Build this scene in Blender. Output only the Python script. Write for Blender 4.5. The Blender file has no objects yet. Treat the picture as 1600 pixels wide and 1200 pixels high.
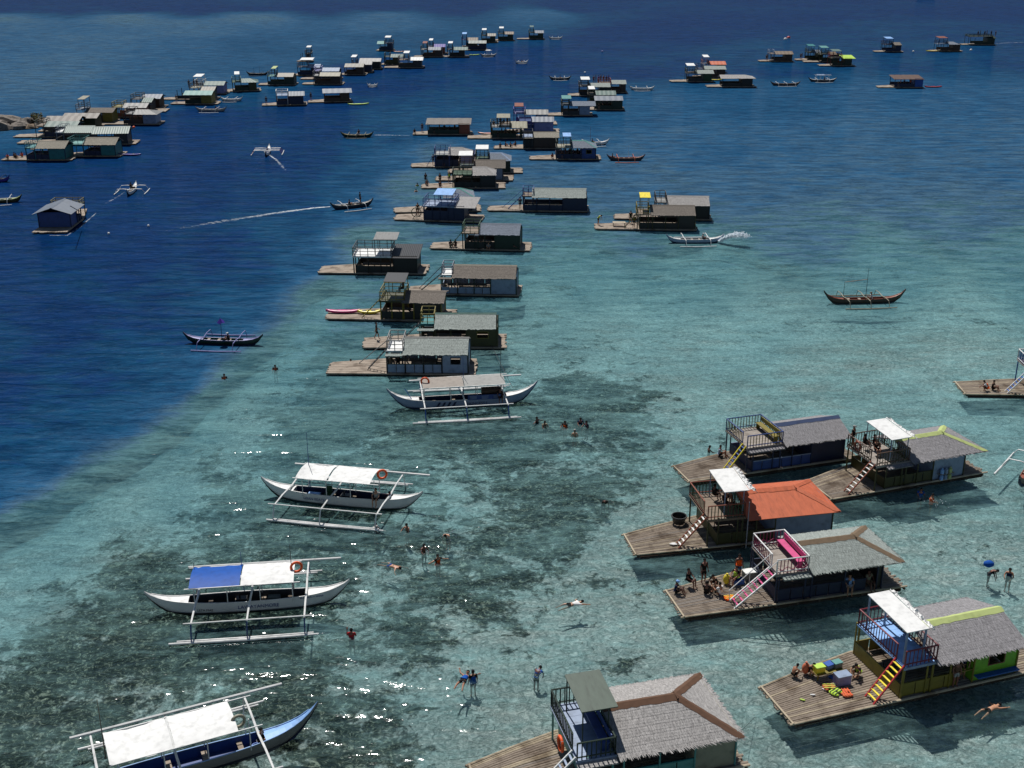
import bpy, math, random
import numpy as np
from mathutils import Vector, Matrix

# ---------------------------------------------------------------- camera, sky, sun, exposure
S = bpy.context.scene
COL = S.collection
PW, PH = 1600.0, 1200.0
FPX = 1860.0
HOR = 730.0                       # horizon above the picture centre, in picture px
PHI = math.atan(HOR / FPX)
CH = 36.5                         # drone height
CP, SP = math.cos(PHI), math.sin(PHI)
cam = bpy.data.cameras.new('camera'); cam_o = bpy.data.objects.new('camera', cam); COL.objects.link(cam_o)
cam_o.location = (0, 0, CH); cam_o.rotation_euler = (math.pi / 2 - PHI, 0, 0)
cam.sensor_width = 36; cam.lens = FPX / PW * 36; cam.clip_start = 0.5; cam.clip_end = 20000
S.camera = cam_o
SUN_EL, SUN_AZ = math.radians(60), math.radians(-19)   # azimuth from +Y, negative = left
W = bpy.data.worlds.new('World'); S.world = W; W.use_nodes = True
nt = W.node_tree; nt.nodes.clear()
sky = nt.nodes.new('ShaderNodeTexSky'); sky.sky_type = 'NISHITA'; sky.sun_disc = False
sky.sun_elevation = SUN_EL; sky.sun_rotation = SUN_AZ; sky.air_density = 1.0; sky.dust_density = 0.1; sky.ozone_density = 0.6
bg = nt.nodes.new('ShaderNodeBackground'); bg.inputs[1].default_value = 0.05
wo = nt.nodes.new('ShaderNodeOutputWorld')
nt.links.new(sky.outputs[0], bg.inputs[0]); nt.links.new(bg.outputs[0], wo.inputs[0])
sl = bpy.data.lights.new('sun', 'SUN'); sl.energy = 4.9; sl.angle = math.radians(0.55); sl.color = (1, 0.965, 0.91)
so = bpy.data.objects.new('sun', sl); COL.objects.link(so)
sd = Vector((math.sin(SUN_AZ) * math.cos(SUN_EL), math.cos(SUN_AZ) * math.cos(SUN_EL), math.sin(SUN_EL)))
so.rotation_euler = sd.to_track_quat('Z', 'Y').to_euler()
S.view_settings.view_transform = 'Standard'; S.view_settings.look = 'None'
S.view_settings.exposure = 0.15; S.view_settings.gamma = 1.0
S.view_settings.use_curve_mapping = False
S.cycles.transparent_max_bounces = 12
S.cycles.max_bounces = 6

R = random.Random(7)

# ---------------------------------------------------------------- where a point of the place stands
def at(px, py, z=0.0):
    u, w = px - PW / 2, py - PH / 2
    d = Vector((u, FPX * CP - w * SP, -(FPX * SP + w * CP)))
    t = (CH - z) / -d.z
    return Vector((d.x * t, d.y * t, z))
def seen(p):
    x, y, z = p[0], p[1], p[2] - CH
    dep = y * CP - z * SP
    dn = -(y * SP + z * CP)
    return PW / 2 + FPX * x / dep, PH / 2 + FPX * dn / dep

# ---------------------------------------------------------------- colours and materials
def hexc(h):
    h = h.lstrip('#'); c = [int(h[i:i + 2], 16) / 255 for i in (0, 2, 4)]
    return tuple(v / 12.92 if v <= .04045 else ((v + .055) / 1.055) ** 2.4 for v in c)
PAL = dict(white='d0d0ce', cream='86816e', grey='8b8b88', dkgrey='2c2d30', black='161616', navy='0b1a3c', blue='124a98',
           sky='7ea6d8', pale='7c8ba3', teal='176a6c', aqua='508580', mint='4e655f', green='16401f', dkgreen='10261a', lime='a6c646', palelime='a3ae72',
           brightgreen='669c18', olive='35340f', yellow='d8c42c', mustard='6f6318', orange='cc6038', tarorange='b9603f', brown='5a4335', dkbrown='3a281d',
           rust='7a3f2a', red='a82a2e', maroon='6a1624', pink='b83a72', magenta='8c2350', purple='3f2c86', lav='7c7ca8', tan='6c5c4b',
           thatch='8f8c8a', thatchb='7c7a7c', thatchw='807b70', thatchg='838a86', thatchd='665f58', metal='666e7a', metalw='767674', wood='8f8274', woodg='8a827a',
           woodd='4e4034', bamboo='a99c86', vest='e0561c', blueshade='223e78')
_M = {}
def nm(name):
    m = bpy.data.materials.new(name); m.use_nodes = True
    return m, m.node_tree.nodes, m.node_tree.links
def mat(col, kind='paint', rough=None):
    key = (col, kind, rough)
    if key in _M: return _M[key]
    c = hexc(PAL.get(col, col))
    m, N, L = nm(kind + '_' + col)
    b = N['Principled BSDF']
    tc = N.new('ShaderNodeTexCoord')
    mp = N.new('ShaderNodeMapping'); L.new(tc.outputs['Object'], mp.inputs[0])
    nz = N.new('ShaderNodeTexNoise'); L.new(mp.outputs[0], nz.inputs['Vector'])
    nz.inputs['Detail'].default_value = 6
    rp = N.new('ShaderNodeValToRGB'); L.new(nz.outputs[0], rp.inputs[0])
    def stops(*s):
        e = rp.color_ramp.elements
        while len(e) < len(s): e.new(.5)
        for k, (p, f) in enumerate(s):
            e[k].position = p
            cc = [min(1, v * f) for v in c]
            e[k].color = (cc[0], cc[1], cc[2], 1)
    amp = .0
    if kind == 'paint':
        nz.inputs['Scale'].default_value = 2.2; stops((.25, .62), (.45, .95), (.62, 1.05), (.8, .85)); rg = .55
    elif kind == 'thatch':
        mp.inputs['Scale'].default_value = (14, 2.4, 2.4); nz.inputs['Scale'].default_value = 1.6
        nz.inputs['Detail'].default_value = 9; nz.inputs['Roughness'].default_value = .75
        stops((.32, .35), (.45, .8), (.55, 1.15), (.68, 1.8)); rg = .95; amp = .6
    elif kind == 'wood':
        mp.inputs['Scale'].default_value = (.7, 9, 9); nz.inputs['Scale'].default_value = 2.5
        nz.inputs['Roughness'].default_value = .7
        stops((.28, .38), (.42, .8), (.56, 1.1), (.75, 1.4)); rg = .85; amp = .3
    elif kind == 'cloth':
        b.inputs['Specular IOR Level'].default_value = .15
        nz.inputs['Scale'].default_value = 3; stops((.3, .82), (.5, 1), (.7, 1.06)); rg = .8; amp = .25
    elif kind == 'skin':
        nz.inputs['Scale'].default_value = 6; stops((.3, .85), (.7, 1.1)); rg = .5
    elif kind == 'sheet':
        b.inputs['Specular IOR Level'].default_value = .3
        mp.inputs['Scale'].default_value = (3, .8, .8); nz.inputs['Scale'].default_value = 1.5
        nz.inputs['Roughness'].default_value = .7
        stops((.28, .55), (.45, .85), (.6, .98), (.78, 1.05)); rg = .5; amp = .1
    elif kind == 'hull':
        nz.inputs['Scale'].default_value = 1.2; stops((.25, .85), (.45, 1), (.62, 1.03), (.8, .93)); rg = .4
    elif kind == 'rock':
        nz.inputs['Scale'].default_value = 2.5; stops((.3, .45), (.5, 1), (.7, 1.4)); rg = .95; amp = .6
    L.new(rp.outputs[0], b.inputs['Base Color'])
    b.inputs['Roughness'].default_value = rough if rough is not None else rg
    if amp:
        bp = N.new('ShaderNodeBump'); bp.inputs['Strength'].default_value = amp; bp.inputs['Distance'].default_value = .04
        L.new(nz.outputs[0], bp.inputs['Height']); L.new(bp.outputs[0], b.inputs['Normal'])
    if kind == 'wood':      # algae and water stains: patches of their own
        n2 = N.new('ShaderNodeTexNoise'); n2.inputs['Scale'].default_value = .9; n2.inputs['Detail'].default_value = 5
        L.new(tc.outputs['Object'], n2.inputs['Vector'])
        r2 = N.new('ShaderNodeValToRGB'); r2.color_ramp.elements[0].position = .5; r2.color_ramp.elements[1].position = .66
        r2.color_ramp.elements[0].color = (1, 1, 1, 1); r2.color_ramp.elements[1].color = (.36, .3, .25, 1)
        L.new(n2.outputs[0], r2.inputs[0])
        mx = N.new('ShaderNodeMix'); mx.data_type = 'RGBA'; mx.blend_type = 'MULTIPLY'; mx.inputs[0].default_value = .8
        L.new(rp.outputs[0], mx.inputs[6]); L.new(r2.outputs[0], mx.inputs[7]); L.new(mx.outputs[2], b.inputs['Base Color'])
    _M[key] = m
    return m

# ---------------------------------------------------------------- mesh collector
class MB:
    def __init__(s): s.v = []; s.f = []
    def add(s, vs, fs):
        o = len(s.v); s.v += [tuple(p) for p in vs]; s.f += [tuple(i + o for i in f) for f in fs]; return s
    def box(s, x0, y0, z0, x1, y1, z1):
        return s.add([(x0, y0, z0), (x1, y0, z0), (x1, y1, z0), (x0, y1, z0), (x0, y0, z1), (x1, y0, z1), (x1, y1, z1), (x0, y1, z1)],
                     [(0, 3, 2, 1), (4, 5, 6, 7), (0, 1, 5, 4), (1, 2, 6, 5), (2, 3, 7, 6), (3, 0, 4, 7)])
    def quadbox(s, c, th=.04):
        """a slab: four corners c (counter-clockwise seen from above), thickness th downwards along its normal"""
        c = [Vector(p) for p in c]; n = (c[1] - c[0]).cross(c[3] - c[0]).normalized() * th
        v = [p - n for p in c] + c
        return s.add(v, [(0, 3, 2, 1), (4, 5, 6, 7), (0, 1, 5, 4), (1, 2, 6, 5), (2, 3, 7, 6), (3, 0, 4, 7)])
    def bar(s, p, q, w=.06, h=None):
        return s.tube([p, q], [w / 2, w / 2], 4)
    def tube(s, pts, r, n=6, cap=True):
        pts = [Vector(p) for p in pts]
        if not hasattr(r, '__len__'): r = [r] * len(pts)
        o = len(s.v); k = len(pts)
        for i, p in enumerate(pts):
            d = (pts[min(i + 1, k - 1)] - pts[max(i - 1, 0)]).normalized()
            a = d.orthogonal().normalized() if abs(d.z) > .9 else d.cross(Vector((0, 0, 1))).normalized()
            b = d.cross(a)
            for j in range(n):
                t = 2 * math.pi * (j + .5) / n
                s.v.append(tuple(p + (a * math.cos(t) + b * math.sin(t)) * r[i]))
        for i in range(k - 1):
            for j in range(n):
                a0, a1 = o + i * n + j, o + i * n + (j + 1) % n
                s.f.append((a0, a1, a1 + n, a0 + n))
        if cap:
            s.f.append(tuple(o + j for j in range(n))[::-1]); s.f.append(tuple(o + (k - 1) * n + j for j in range(n)))
        return s
    def ball(s, c, r, nu=8, nv=6, sc=(1, 1, 1), jit=0, rnd=None):
        c = Vector(c); o = len(s.v)
        s.v.append((c.x, c.y, c.z + r * sc[2]))
        for i in range(1, nv):
            for j in range(nu):
                t, p = math.pi * i / nv, 2 * math.pi * j / nu
                k = 1 + (rnd.uniform(-jit, jit) if rnd else 0)
                s.v.append((c.x + r * sc[0] * math.sin(t) * math.cos(p) * k, c.y + r * sc[1] * math.sin(t) * math.sin(p) * k, c.z + r * sc[2] * math.cos(t) * k))
        s.v.append((c.x, c.y, c.z - r * sc[2])); e = len(s.v) - 1
        for j in range(nu):
            s.f.append((o, o + 1 + j, o + 1 + (j + 1) % nu))
            s.f.append((e, o + 1 + (nv - 2) * nu + (j + 1) % nu, o + 1 + (nv - 2) * nu + j))
        for i in range(nv - 2):
            for j in range(nu):
                a, b = o + 1 + i * nu + j, o + 1 + i * nu + (j + 1) % nu
                s.f.append((a, a + nu, b + nu, b))
        return s
    def ring(s, c, r, t, axis='y', n=14, m=6):
        c = Vector(c); o = len(s.v)
        for i in range(n):
            a = 2 * math.pi * i / n
            for j in range(m):
                b = 2 * math.pi * j / m; rr = r + t * math.cos(b); h = t * math.sin(b)
                p = {'y': (rr * math.cos(a), h, rr * math.sin(a)), 'z': (rr * math.cos(a), rr * math.sin(a), h), 'x': (h, rr * math.cos(a), rr * math.sin(a))}[axis]
                s.v.append(tuple(c + Vector(p)))
        for i in range(n):
            for j in range(m):
                s.f.append((o + i * m + j, o + i * m + (j + 1) % m, o + ((i + 1) % n) * m + (j + 1) % m, o + ((i + 1) % n) * m + j))
        return s
    def mesh(s, name, material, smooth=False):
        me = bpy.data.meshes.new(name); me.from_pydata(s.v, [], s.f); me.update()
        if material: me.materials.append(material)
        if smooth: me.polygons.foreach_set('use_smooth', [True] * len(me.polygons))
        return me
def obj(name, mb, material, parent=None, kind=None, label=None, smooth=False):
    me = mb.mesh(name, material, smooth) if isinstance(mb, MB) else mb
    o = bpy.data.objects.new(name, me); COL.objects.link(o)
    if parent is not None: o.parent = parent
    if kind: o['kind'] = kind
    if label: o['label'] = label
    return o
def tag(o, label, cat, group=None):
    o['label'] = label; o['category'] = cat
    if group: o['group'] = group
    return o
def thing(name, loc, rz, label, cat, group=None):
    o = bpy.data.objects.new(name, None); COL.objects.link(o); o.empty_display_size = .3
    o.location = loc; o.rotation_euler = (0, 0, rz)
    return tag(o, label, cat, group)

# ---------------------------------------------------------------- water and sea bed
# how murky / deep (t) and how overgrown with coral (r) the place is, surveyed at points of the bay
SURVEY = """0 -20 1 0;400 -20 1 0;800 -20 1 0;0 2 1 0;200 3 1 0;500 3 1 0;700 4 1 0;100 13 1 0;300 14 1 0;500 13 1 0;700 12 1 0;900 14 1 0;1100 25 1 0;0 17 1 0;200 17 1 0;400 16 1 0;600 15 1 0;1200 0 1 0;1600 0 1 0;0 8 1 0;300 10 1 0;600 12 1 0;900 12 1 0;0 27 .5 .5;200 25 .5 .5;400 24 .52 .5;600 23 .62 .5;850 22 .7 .5;0 42 .62 .9;300 42 .62 .9;600 42 .66 .9
0 60 .66 .4;150 70 .62 .4;300 80 .7 .4;100 110 .6 .3;250 120 .72 .4;50 150 .64 .4;200 140 .7 .4;0 185 .7 .4;400 72 .78 .4;500 60 .75 .5;620 60 .82 .4;400 105 .75 .3
300 200 1 0;100 280 1 0;500 200 1 0;600 120 .98 0;800 100 1 0;1000 60 1 0;0 400 1 0;200 400 1 0;100 500 1 0;0 600 1 0;150 600 .97 0;300 300 1 0;450 300 .97 0;350 400 .97 0;250 500 .95 0;0 700 .88 0;100 640 .88 0;220 590 .87 0;0 560 .95 0;300 510 .9 0;400 420 .9 0;470 340 .9 0;540 270 .86 0;600 220 .86 0;500 250 .97 0
-20 775 .8 0;90 718 .8 0;190 662 .8 0;290 590 .78 0;385 505 .76 0;480 415 .74 0;550 325 .76 0;610 250 .78 0;700 200 .85 0;0 830 .3 .1;120 770 .28 .1;220 708 .26 .1;330 630 .25 .1;430 545 .26 .15;510 455 .26 .15;570 380 .33 .15;640 290 .44 .2;690 240 .55 .2;-20 900 .14 .2;200 760 .15 .2;380 650 .16 .2;740 220 .7 .2;850 150 .92 0;1000 100 .98 0
30 860 .2 .25;150 790 .18 .3;250 715 .2 .3;360 630 .22 .3;450 540 .3 .35
100 1000 .08 .74;300 1100 .05 .72;0 1150 .06 .7;500 1150 .04 .55;200 880 .1 .68;200 1000 .06 .78;400 960 .06 .75;100 1150 .05 .75;350 760 .15 .72;450 650 .2 .8;520 560 .27 .8;560 490 .38 .7;500 720 .15 .8;640 700 .12 .7;800 660 .15 .75;900 610 .15 .9;960 650 .12 .7;700 780 .12 .55;850 760 .1 .62;650 900 .08 .62;450 850 .1 .82;800 850 .08 .5;950 720 .1 .45;700 1000 .05 .45;560 1030 .05 .45;300 950 .08 .75
900 950 .05 .2;1000 1000 .04 .15;800 1100 .03 .3;1200 1100 .04 .1;1500 1150 .04 .1;1400 900 .05 .08;1000 850 .06 .28;1050 750 .08 .2;1100 650 .09 .22;1300 600 .1 .05;1500 550 .1 .05;1400 800 .07 .05;1100 550 .12 .1;950 520 .15 .1;1200 480 .16 .1;1500 480 .18 .1;850 480 .2 .2;900 420 .28 .2;1100 420 .28 .15;1400 420 .3 .15;1600 400 .33 .15
850 350 .42 .3;1000 350 .46 .3;1250 350 .48 .3;1500 330 .5 .3;1000 290 .57 .5;1200 290 .6 .5;1400 270 .6 .5;1600 260 .62 .5;900 270 .6 .4;1100 220 .66 .5;1400 200 .64 .4;1600 190 .66 .4;1000 170 .72 .4;1200 150 .76 .4;1400 150 .7 .4;1600 150 .72 .4;1200 100 .93 .2;1400 90 .93 .2;1600 90 .93 .2;750 450 .32 .4;700 560 .22 .5;820 540 .15 .3"""
SV = np.array([[float(a) for a in q.split()] for ln in SURVEY.split('\n') for q in ln.split(';')])
def ab(px, py): return px, 1000 * np.log((np.maximum(py, -110) + 130) / 130)
SA, SB = ab(SV[:, 0], SV[:, 1])
def survey(X, Y):
    dep = np.maximum(Y * CP + CH * SP, 5); dn = -(Y * SP - CH * CP)
    px = np.clip(800 + FPX * X / dep, -500, 2100); py = np.clip(600 + FPX * dn / dep, -100, 1400)
    py = np.where(Y < 20, 1400, py)
    a, b = ab(px, py)
    d2 = (a[:, None] - SA[None]) ** 2 + ((b[:, None] - SB[None]) * .8) ** 2 + 120
    w = d2 ** -2.2
    w /= w.sum(1, keepdims=True)
    return w @ SV[:, 2], w @ SV[:, 3]
def axis_vals(core, step, far, k):
    v = list(np.arange(0, core, step)); d = step
    while v[-1] < far: d *= k; v.append(v[-1] + d)
    return v
xs = axis_vals(70, 1.8, 9000, 1.07); xs = np.array([-q for q in xs[:0:-1]] + xs)
ys = [-q for q in axis_vals(10, 10, 400, 1.5)[:0:-1]] + [0, 15, 25] + list(np.arange(30, 130, 1.6))
d = 1.6
while ys[-1] < 12000:
    d *= 1.03; ys.append(ys[-1] + d)
ys = np.array(ys)
GX, GY = np.meshgrid(xs, ys); gx, gy = GX.ravel(), GY.ravel()
gt, gr = survey(gx, gy)
nxx, nyy = len(xs), len(ys)
quads = [(j * nxx + i, j * nxx + i + 1, (j + 1) * nxx + i + 1, (j + 1) * nxx + i) for j in range(nyy - 1) for i in range(nxx - 1)]
def sheet(name, z, m):
    me = bpy.data.meshes.new(name)
    me.from_pydata(list(zip(gx.tolist(), gy.tolist(), z.tolist())), [], quads); me.update()
    for an, vals in (('murk', gt), ('reef', gr)):
        a = me.attributes.new(an, 'FLOAT', 'POINT'); a.data.foreach_set('value', vals.astype(np.float32))
    me.materials.append(m); me.polygons.foreach_set('use_smooth', [True] * len(me.polygons))
    o = bpy.data.objects.new(name, me); COL.objects.link(o); o['kind'] = 'structure'
    return o
def math_n(N, L, op, a, b=None, c=None):
    n = N.new('ShaderNodeMath'); n.operation = op
    for k, v in enumerate((a, b, c)):
        if v is None: continue
        if hasattr(v, 'is_output') or hasattr(v, 'links'): L.new(v, n.inputs[k])
        else: n.inputs[k].default_value = v
    return n.outputs[0]
def noise(N, L, vec, scale, detail=4, rough=.5, dist=0.0):
    n = N.new('ShaderNodeTexNoise'); n.inputs['Scale'].default_value = scale; n.inputs['Detail'].default_value = detail
    n.inputs['Roughness'].default_value = rough; n.inputs['Distortion'].default_value = dist
    if vec is not None: L.new(vec, n.inputs['Vector'])
    return n.outputs[0]
def mapping(N, L, vec, scale=(1, 1, 1), rot=0):
    m = N.new('ShaderNodeMapping'); m.inputs['Scale'].default_value = scale; m.inputs['Rotation'].default_value = (0, 0, rot)
    L.new(vec, m.inputs[0]); return m.outputs[0]
def ramp(N, L, fac, *st):
    r = N.new('ShaderNodeValToRGB'); e = r.color_ramp.elements
    while len(e) < len(st): e.new(.5)
    for k, (p, c) in enumerate(st):
        e[k].position = p; e[k].color = (*(hexc(c) if isinstance(c, str) else ([c] * 3 if not hasattr(c, '__len__') else c)), 1)
    L.new(fac, r.inputs[0]); return r.outputs[0]
def mixc(N, L, fac, a, b, mode='MIX'):
    m = N.new('ShaderNodeMix'); m.data_type = 'RGBA'; m.blend_type = mode
    for k, v in ((0, fac), (6, a), (7, b)):
        if hasattr(v, 'links'): L.new(v, m.inputs[k])
        elif k == 0: m.inputs[0].default_value = v
        else: m.inputs[k].default_value = (*(hexc(v) if isinstance(v, str) else v), 1)
    return m.outputs[2]

def bed_material():
    m, N, L = nm('sea_bed')
    b = N['Principled BSDF']; b.inputs['Roughness'].default_value = 1; b.inputs['Specular IOR Level'].default_value = 0
    geo = N.new('ShaderNodeNewGeometry'); P = geo.outputs['Position']
    at_r = N.new('ShaderNodeAttribute'); at_r.attribute_name = 'reef'
    big = noise(N, L, mapping(N, L, P, (1, 1, 1)), .11, 5, .6, .6)
    mid = noise(N, L, P, .42, 6, .68, .8)
    # reef cover = survey + broken patches
    cov = math_n(N, L, 'ADD', at_r.outputs['Fac'], math_n(N, L, 'MULTIPLY_ADD', big, 1.5, -.75))
    cov = math_n(N, L, 'ADD', cov, math_n(N, L, 'MULTIPLY_ADD', mid, 1.8, -.9))
    f0 = noise(N, L, P, 1.3, 6, .7, .6)
    cov = math_n(N, L, 'ADD', cov, math_n(N, L, 'MULTIPLY_ADD', f0, 1.3, -.65))
    cover = ramp(N, L, cov, (.4, 0.0), (.5, .75), (.66, 1.0))
    fine = noise(N, L, P, 2.4, 7, .78, 1.6)
    vor = N.new('ShaderNodeTexVoronoi'); vor.inputs['Scale'].default_value = 1.6; vor.feature = 'F1'
    wv = N.new('ShaderNodeVectorMath'); wv.operation = 'ADD'
    cn = N.new('ShaderNodeTexNoise'); cn.inputs['Scale'].default_value = 1.4; cn.inputs['Detail'].default_value = 4; L.new(P, cn.inputs['Vector'])
    sc = N.new('ShaderNodeVectorMath'); sc.operation = 'SCALE'; sc.inputs['Scale'].default_value = 1.3; L.new(cn.outputs['Color'], sc.inputs[0])
    L.new(P, wv.inputs[0]); L.new(sc.outputs[0], wv.inputs[1]); L.new(wv.outputs[0], vor.inputs['Vector'])
    sand = ramp(N, L, fine, (.37, '77837f'), (.46, 'a3aea8'), (.53, 'bfc8c2'), (.6, 'e2e8e0'))  # sand grain, plus wave-refracted light painted in as bright and dark cells
    coral = ramp(N, L, fine, (.39, '070907'), (.47, '20261f'), (.54, '4e5648'), (.61, 'b4b8a4'))  # coral tone, with the same net of refracted light painted in
    heads = ramp(N, L, vor.outputs['Distance'], (.1, .62), (.55, 1.0))
    coral = mixc(N, L, .8, coral, heads, 'MULTIPLY')
    col = mixc(N, L, cover, sand, coral)
    blot = ramp(N, L, noise(N, L, P, .05, 4, .5, .5), (.35, .72), (.62, 1.05))
    col = mixc(N, L, .8, col, blot, 'MULTIPLY')
    L.new(col, b.inputs['Base Color'])
    bp = N.new('ShaderNodeBump'); bp.inputs['Strength'].default_value = .9; bp.inputs['Distance'].default_value = .35
    L.new(math_n(N, L, 'ADD', fine, math_n(N, L, 'MULTIPLY', mid, 1.5)), bp.inputs['Height']); L.new(bp.outputs[0], b.inputs['Normal'])
    return m
def water_material():
    m, N, L = nm('sea_water'); N.remove(N['Principled BSDF']); out = N['Material Output']
    geo = N.new('ShaderNodeNewGeometry'); P = geo.outputs['Position']
    am = N.new('ShaderNodeAttribute'); am.attribute_name = 'murk'
    n1 = noise(N, L, mapping(N, L, P, (.8, 1, 1), .3), .05, 5, .6, .4)
    n2 = noise(N, L, mapping(N, L, P, (.5, 1.3, 1), .1), .012, 5, .6, .3)
    murk = math_n(N, L, 'ADD', am.outputs['Fac'], math_n(N, L, 'MULTIPLY_ADD', n1, .22, -.11))
    murk = math_n(N, L, 'ADD', murk, math_n(N, L, 'MULTIPLY_ADD', n2, .2, -.1))
    n3 = noise(N, L, mapping(N, L, P, (.6, 1.4, 1), .12), .3, 7, .75, .4)
    band = ramp(N, L, am.outputs['Fac'], (.15, 0.0), (.4, 1.0), (.9, .8), (1, .35))
    murk = math_n(N, L, 'ADD', murk, math_n(N, L, 'MULTIPLY', band, math_n(N, L, 'MULTIPLY_ADD', n3, .8, -.4)))
    # waves
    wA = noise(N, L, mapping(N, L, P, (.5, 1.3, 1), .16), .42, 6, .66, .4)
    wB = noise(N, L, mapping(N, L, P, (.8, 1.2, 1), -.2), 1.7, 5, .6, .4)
    wC = noise(N, L, mapping(N, L, P, (.45, 1.4, 1), .2), .16, 4, .6, .2)
    hgt = math_n(N, L, 'ADD', math_n(N, L, 'MULTIPLY', wA, 1.5), math_n(N, L, 'MULTIPLY', wB, .2))
    hgt = math_n(N, L, 'ADD', hgt, math_n(N, L, 'MULTIPLY', wC, 1.0))
    bp = N.new('ShaderNodeBump'); bp.inputs['Strength'].default_value = 1; bp.inputs['Distance'].default_value = .5
    L.new(hgt, bp.inputs['Height'])
    wE = noise(N, L, P, 5.5, 4, .6, .5)
    hgt = math_n(N, L, 'ADD', hgt, math_n(N, L, 'MULTIPLY', wE, .018))
    rip_sheen = math_n(N, L, 'MULTIPLY_ADD', wA, 1.6, -.8)  # bright and dark ripple reflections, to be painted into the water colour
    rip_sheen = math_n(N, L, 'ADD', rip_sheen, math_n(N, L, 'MULTIPLY_ADD', wB, .8, -.4))
    murk = math_n(N, L, 'ADD', murk, math_n(N, L, 'MULTIPLY', rip_sheen, .22))  # besides real murk this now carries the painted ripple reflections
    L.new(hgt, bp.inputs['Height'])
    # ---- the water body: clear over the shallows, blue and opaque in the channel
    tint = ramp(N, L, murk, (0.0, 'eef5f6'), (.12, 'd8eef2'), (.35, 'a0c8d4'), (.6, '7098b0'), (1, '1c4468'))
    tr = N.new('ShaderNodeBsdfTransparent'); L.new(tint, tr.inputs[0])
    scat = ramp(N, L, murk, (.03, '52706e'), (.16, '67989f'), (.3, '55868f'), (.5, '3b5f79'), (.7, '1d486a'), (.86, '0d3a5a'), (1, '072750'))
    scat = mixc(N, L, ramp(N, L, math_n(N, L, 'ADD', rip_sheen, .5), (.3, 0.0), (.7, 1.0)), mixc(N, L, 1.0, scat, (.62, .68, .74), 'MULTIPLY'), mixc(N, L, 1.0, scat, (1.7, 1.4, 1.3), 'MULTIPLY'))  # scatter colour darkened and brightened along ripples, painting their reflections
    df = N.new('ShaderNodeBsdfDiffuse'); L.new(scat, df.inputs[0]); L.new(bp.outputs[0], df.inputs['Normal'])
    opac = ramp(N, L, murk, (0.0, .12), (.2, .32), (.42, .58), (.66, .9), (1, .98))
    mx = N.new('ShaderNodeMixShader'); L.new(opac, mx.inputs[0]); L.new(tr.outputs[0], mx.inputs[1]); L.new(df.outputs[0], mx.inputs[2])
    gA = noise(N, L, mapping(N, L, P, (.5, 1.3, 1), .16), .42, 2, .5, .3); gB = noise(N, L, mapping(N, L, P, (.7, 1.2, 1), -.1), 1.9, 2, .5, .4)
    gh = math_n(N, L, 'ADD', math_n(N, L, 'MULTIPLY', gA, .58), math_n(N, L, 'MULTIPLY', gB, .11))
    gh = math_n(N, L, 'ADD', gh, math_n(N, L, 'MULTIPLY', wC, .9))
    gp = N.new('ShaderNodeBump'); gp.inputs['Strength'].default_value = 1; gp.inputs['Distance'].default_value = .5; L.new(gh, gp.inputs['Height'])
    gl = N.new('ShaderNodeBsdfGlossy'); gl.inputs['Roughness'].default_value = .075; L.new(gp.outputs[0], gl.inputs['Normal'])
    fr = N.new('ShaderNodeFresnel'); fr.inputs['IOR'].default_value = 1.33; L.new(bp.outputs[0], fr.inputs['Normal'])
    m2 = N.new('ShaderNodeMixShader'); L.new(math_n(N, L, 'MULTIPLY', math_n(N, L, 'MINIMUM', fr.outputs[0], .34), .3), m2.inputs[0]); L.new(mx.outputs[0], m2.inputs[1]); L.new(gl.outputs[0], m2.inputs[2])
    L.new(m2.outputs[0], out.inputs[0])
    return m
bedz = -1.05 - 5.5 * gt ** 1.5
sheet('sea_bed', bedz, bed_material())
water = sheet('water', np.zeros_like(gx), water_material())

# ---------------------------------------------------------------- raft cottages
EAVE, RIDGE, FLOOR = 2.05, .85, .32
def loc_x(o, ax, px, z, y=0.0, ay=None):
    """distance along the raft axis at which height z is seen at picture column px"""
    def f(t):
        p = o + ax * t + (ay * y if ay is not None else Vector())
        return seen((p.x, p.y, z))[0] - px
    a, b = -5.0, 15.0
    fa, fb = f(a), f(b)
    for _ in range(12):
        if abs(fb - fa) < 1e-9: break
        c = b - fb * (b - a) / (fb - fa); a, fa, b = b, fb, c; fb = f(b)
        if abs(fb) < 1e-4: break
    return b
def thatch(mb, e0, e1, r1, r0, nu, nv, rnd, jag=.08, th=.035):
    e0, e1, r0, r1 = map(Vector, (e0, e1, r0, r1))
    n = (e1 - e0).cross((r0 + r1) / 2 - (e0 + e1) / 2).normalized()
    def P(u, v): return (e0.lerp(e1, u)).lerp(r0.lerp(r1, u), v)
    for k in range(nv):
        lo, hi = [], []
        jg = jag * (2.2 if k == 0 else .5)
        for i in range(nu + 1):
            u = i / nu
            uu = min(1, max(0, u + (rnd.uniform(-.3, .3) / nu if 0 < i < nu else 0)))
            v0 = k / nv + rnd.uniform(-jg, jg) / 2.4
            if k == 0: v0 = min(v0, .03)
            lo.append(P(uu, v0) + n * (th * (.25 if k else 1) + rnd.uniform(0, .012)))
            hi.append(P(u, min(1, (k + 1.25) / nv)) + n * (.002 + .004 * (k % 3)))
        o = len(mb.v); mb.v += [tuple(p) for p in lo + hi]
        for i in range(nu): mb.f.append((o + i, o + i + 1, o + nu + 2 + i, o + nu + 1 + i))
    mb.quadbox([P(0, .02) - n * .01, P(1, .02) - n * .01, P(1, 1) - n * .01, P(0, 1) - n * .01], .05)
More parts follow.
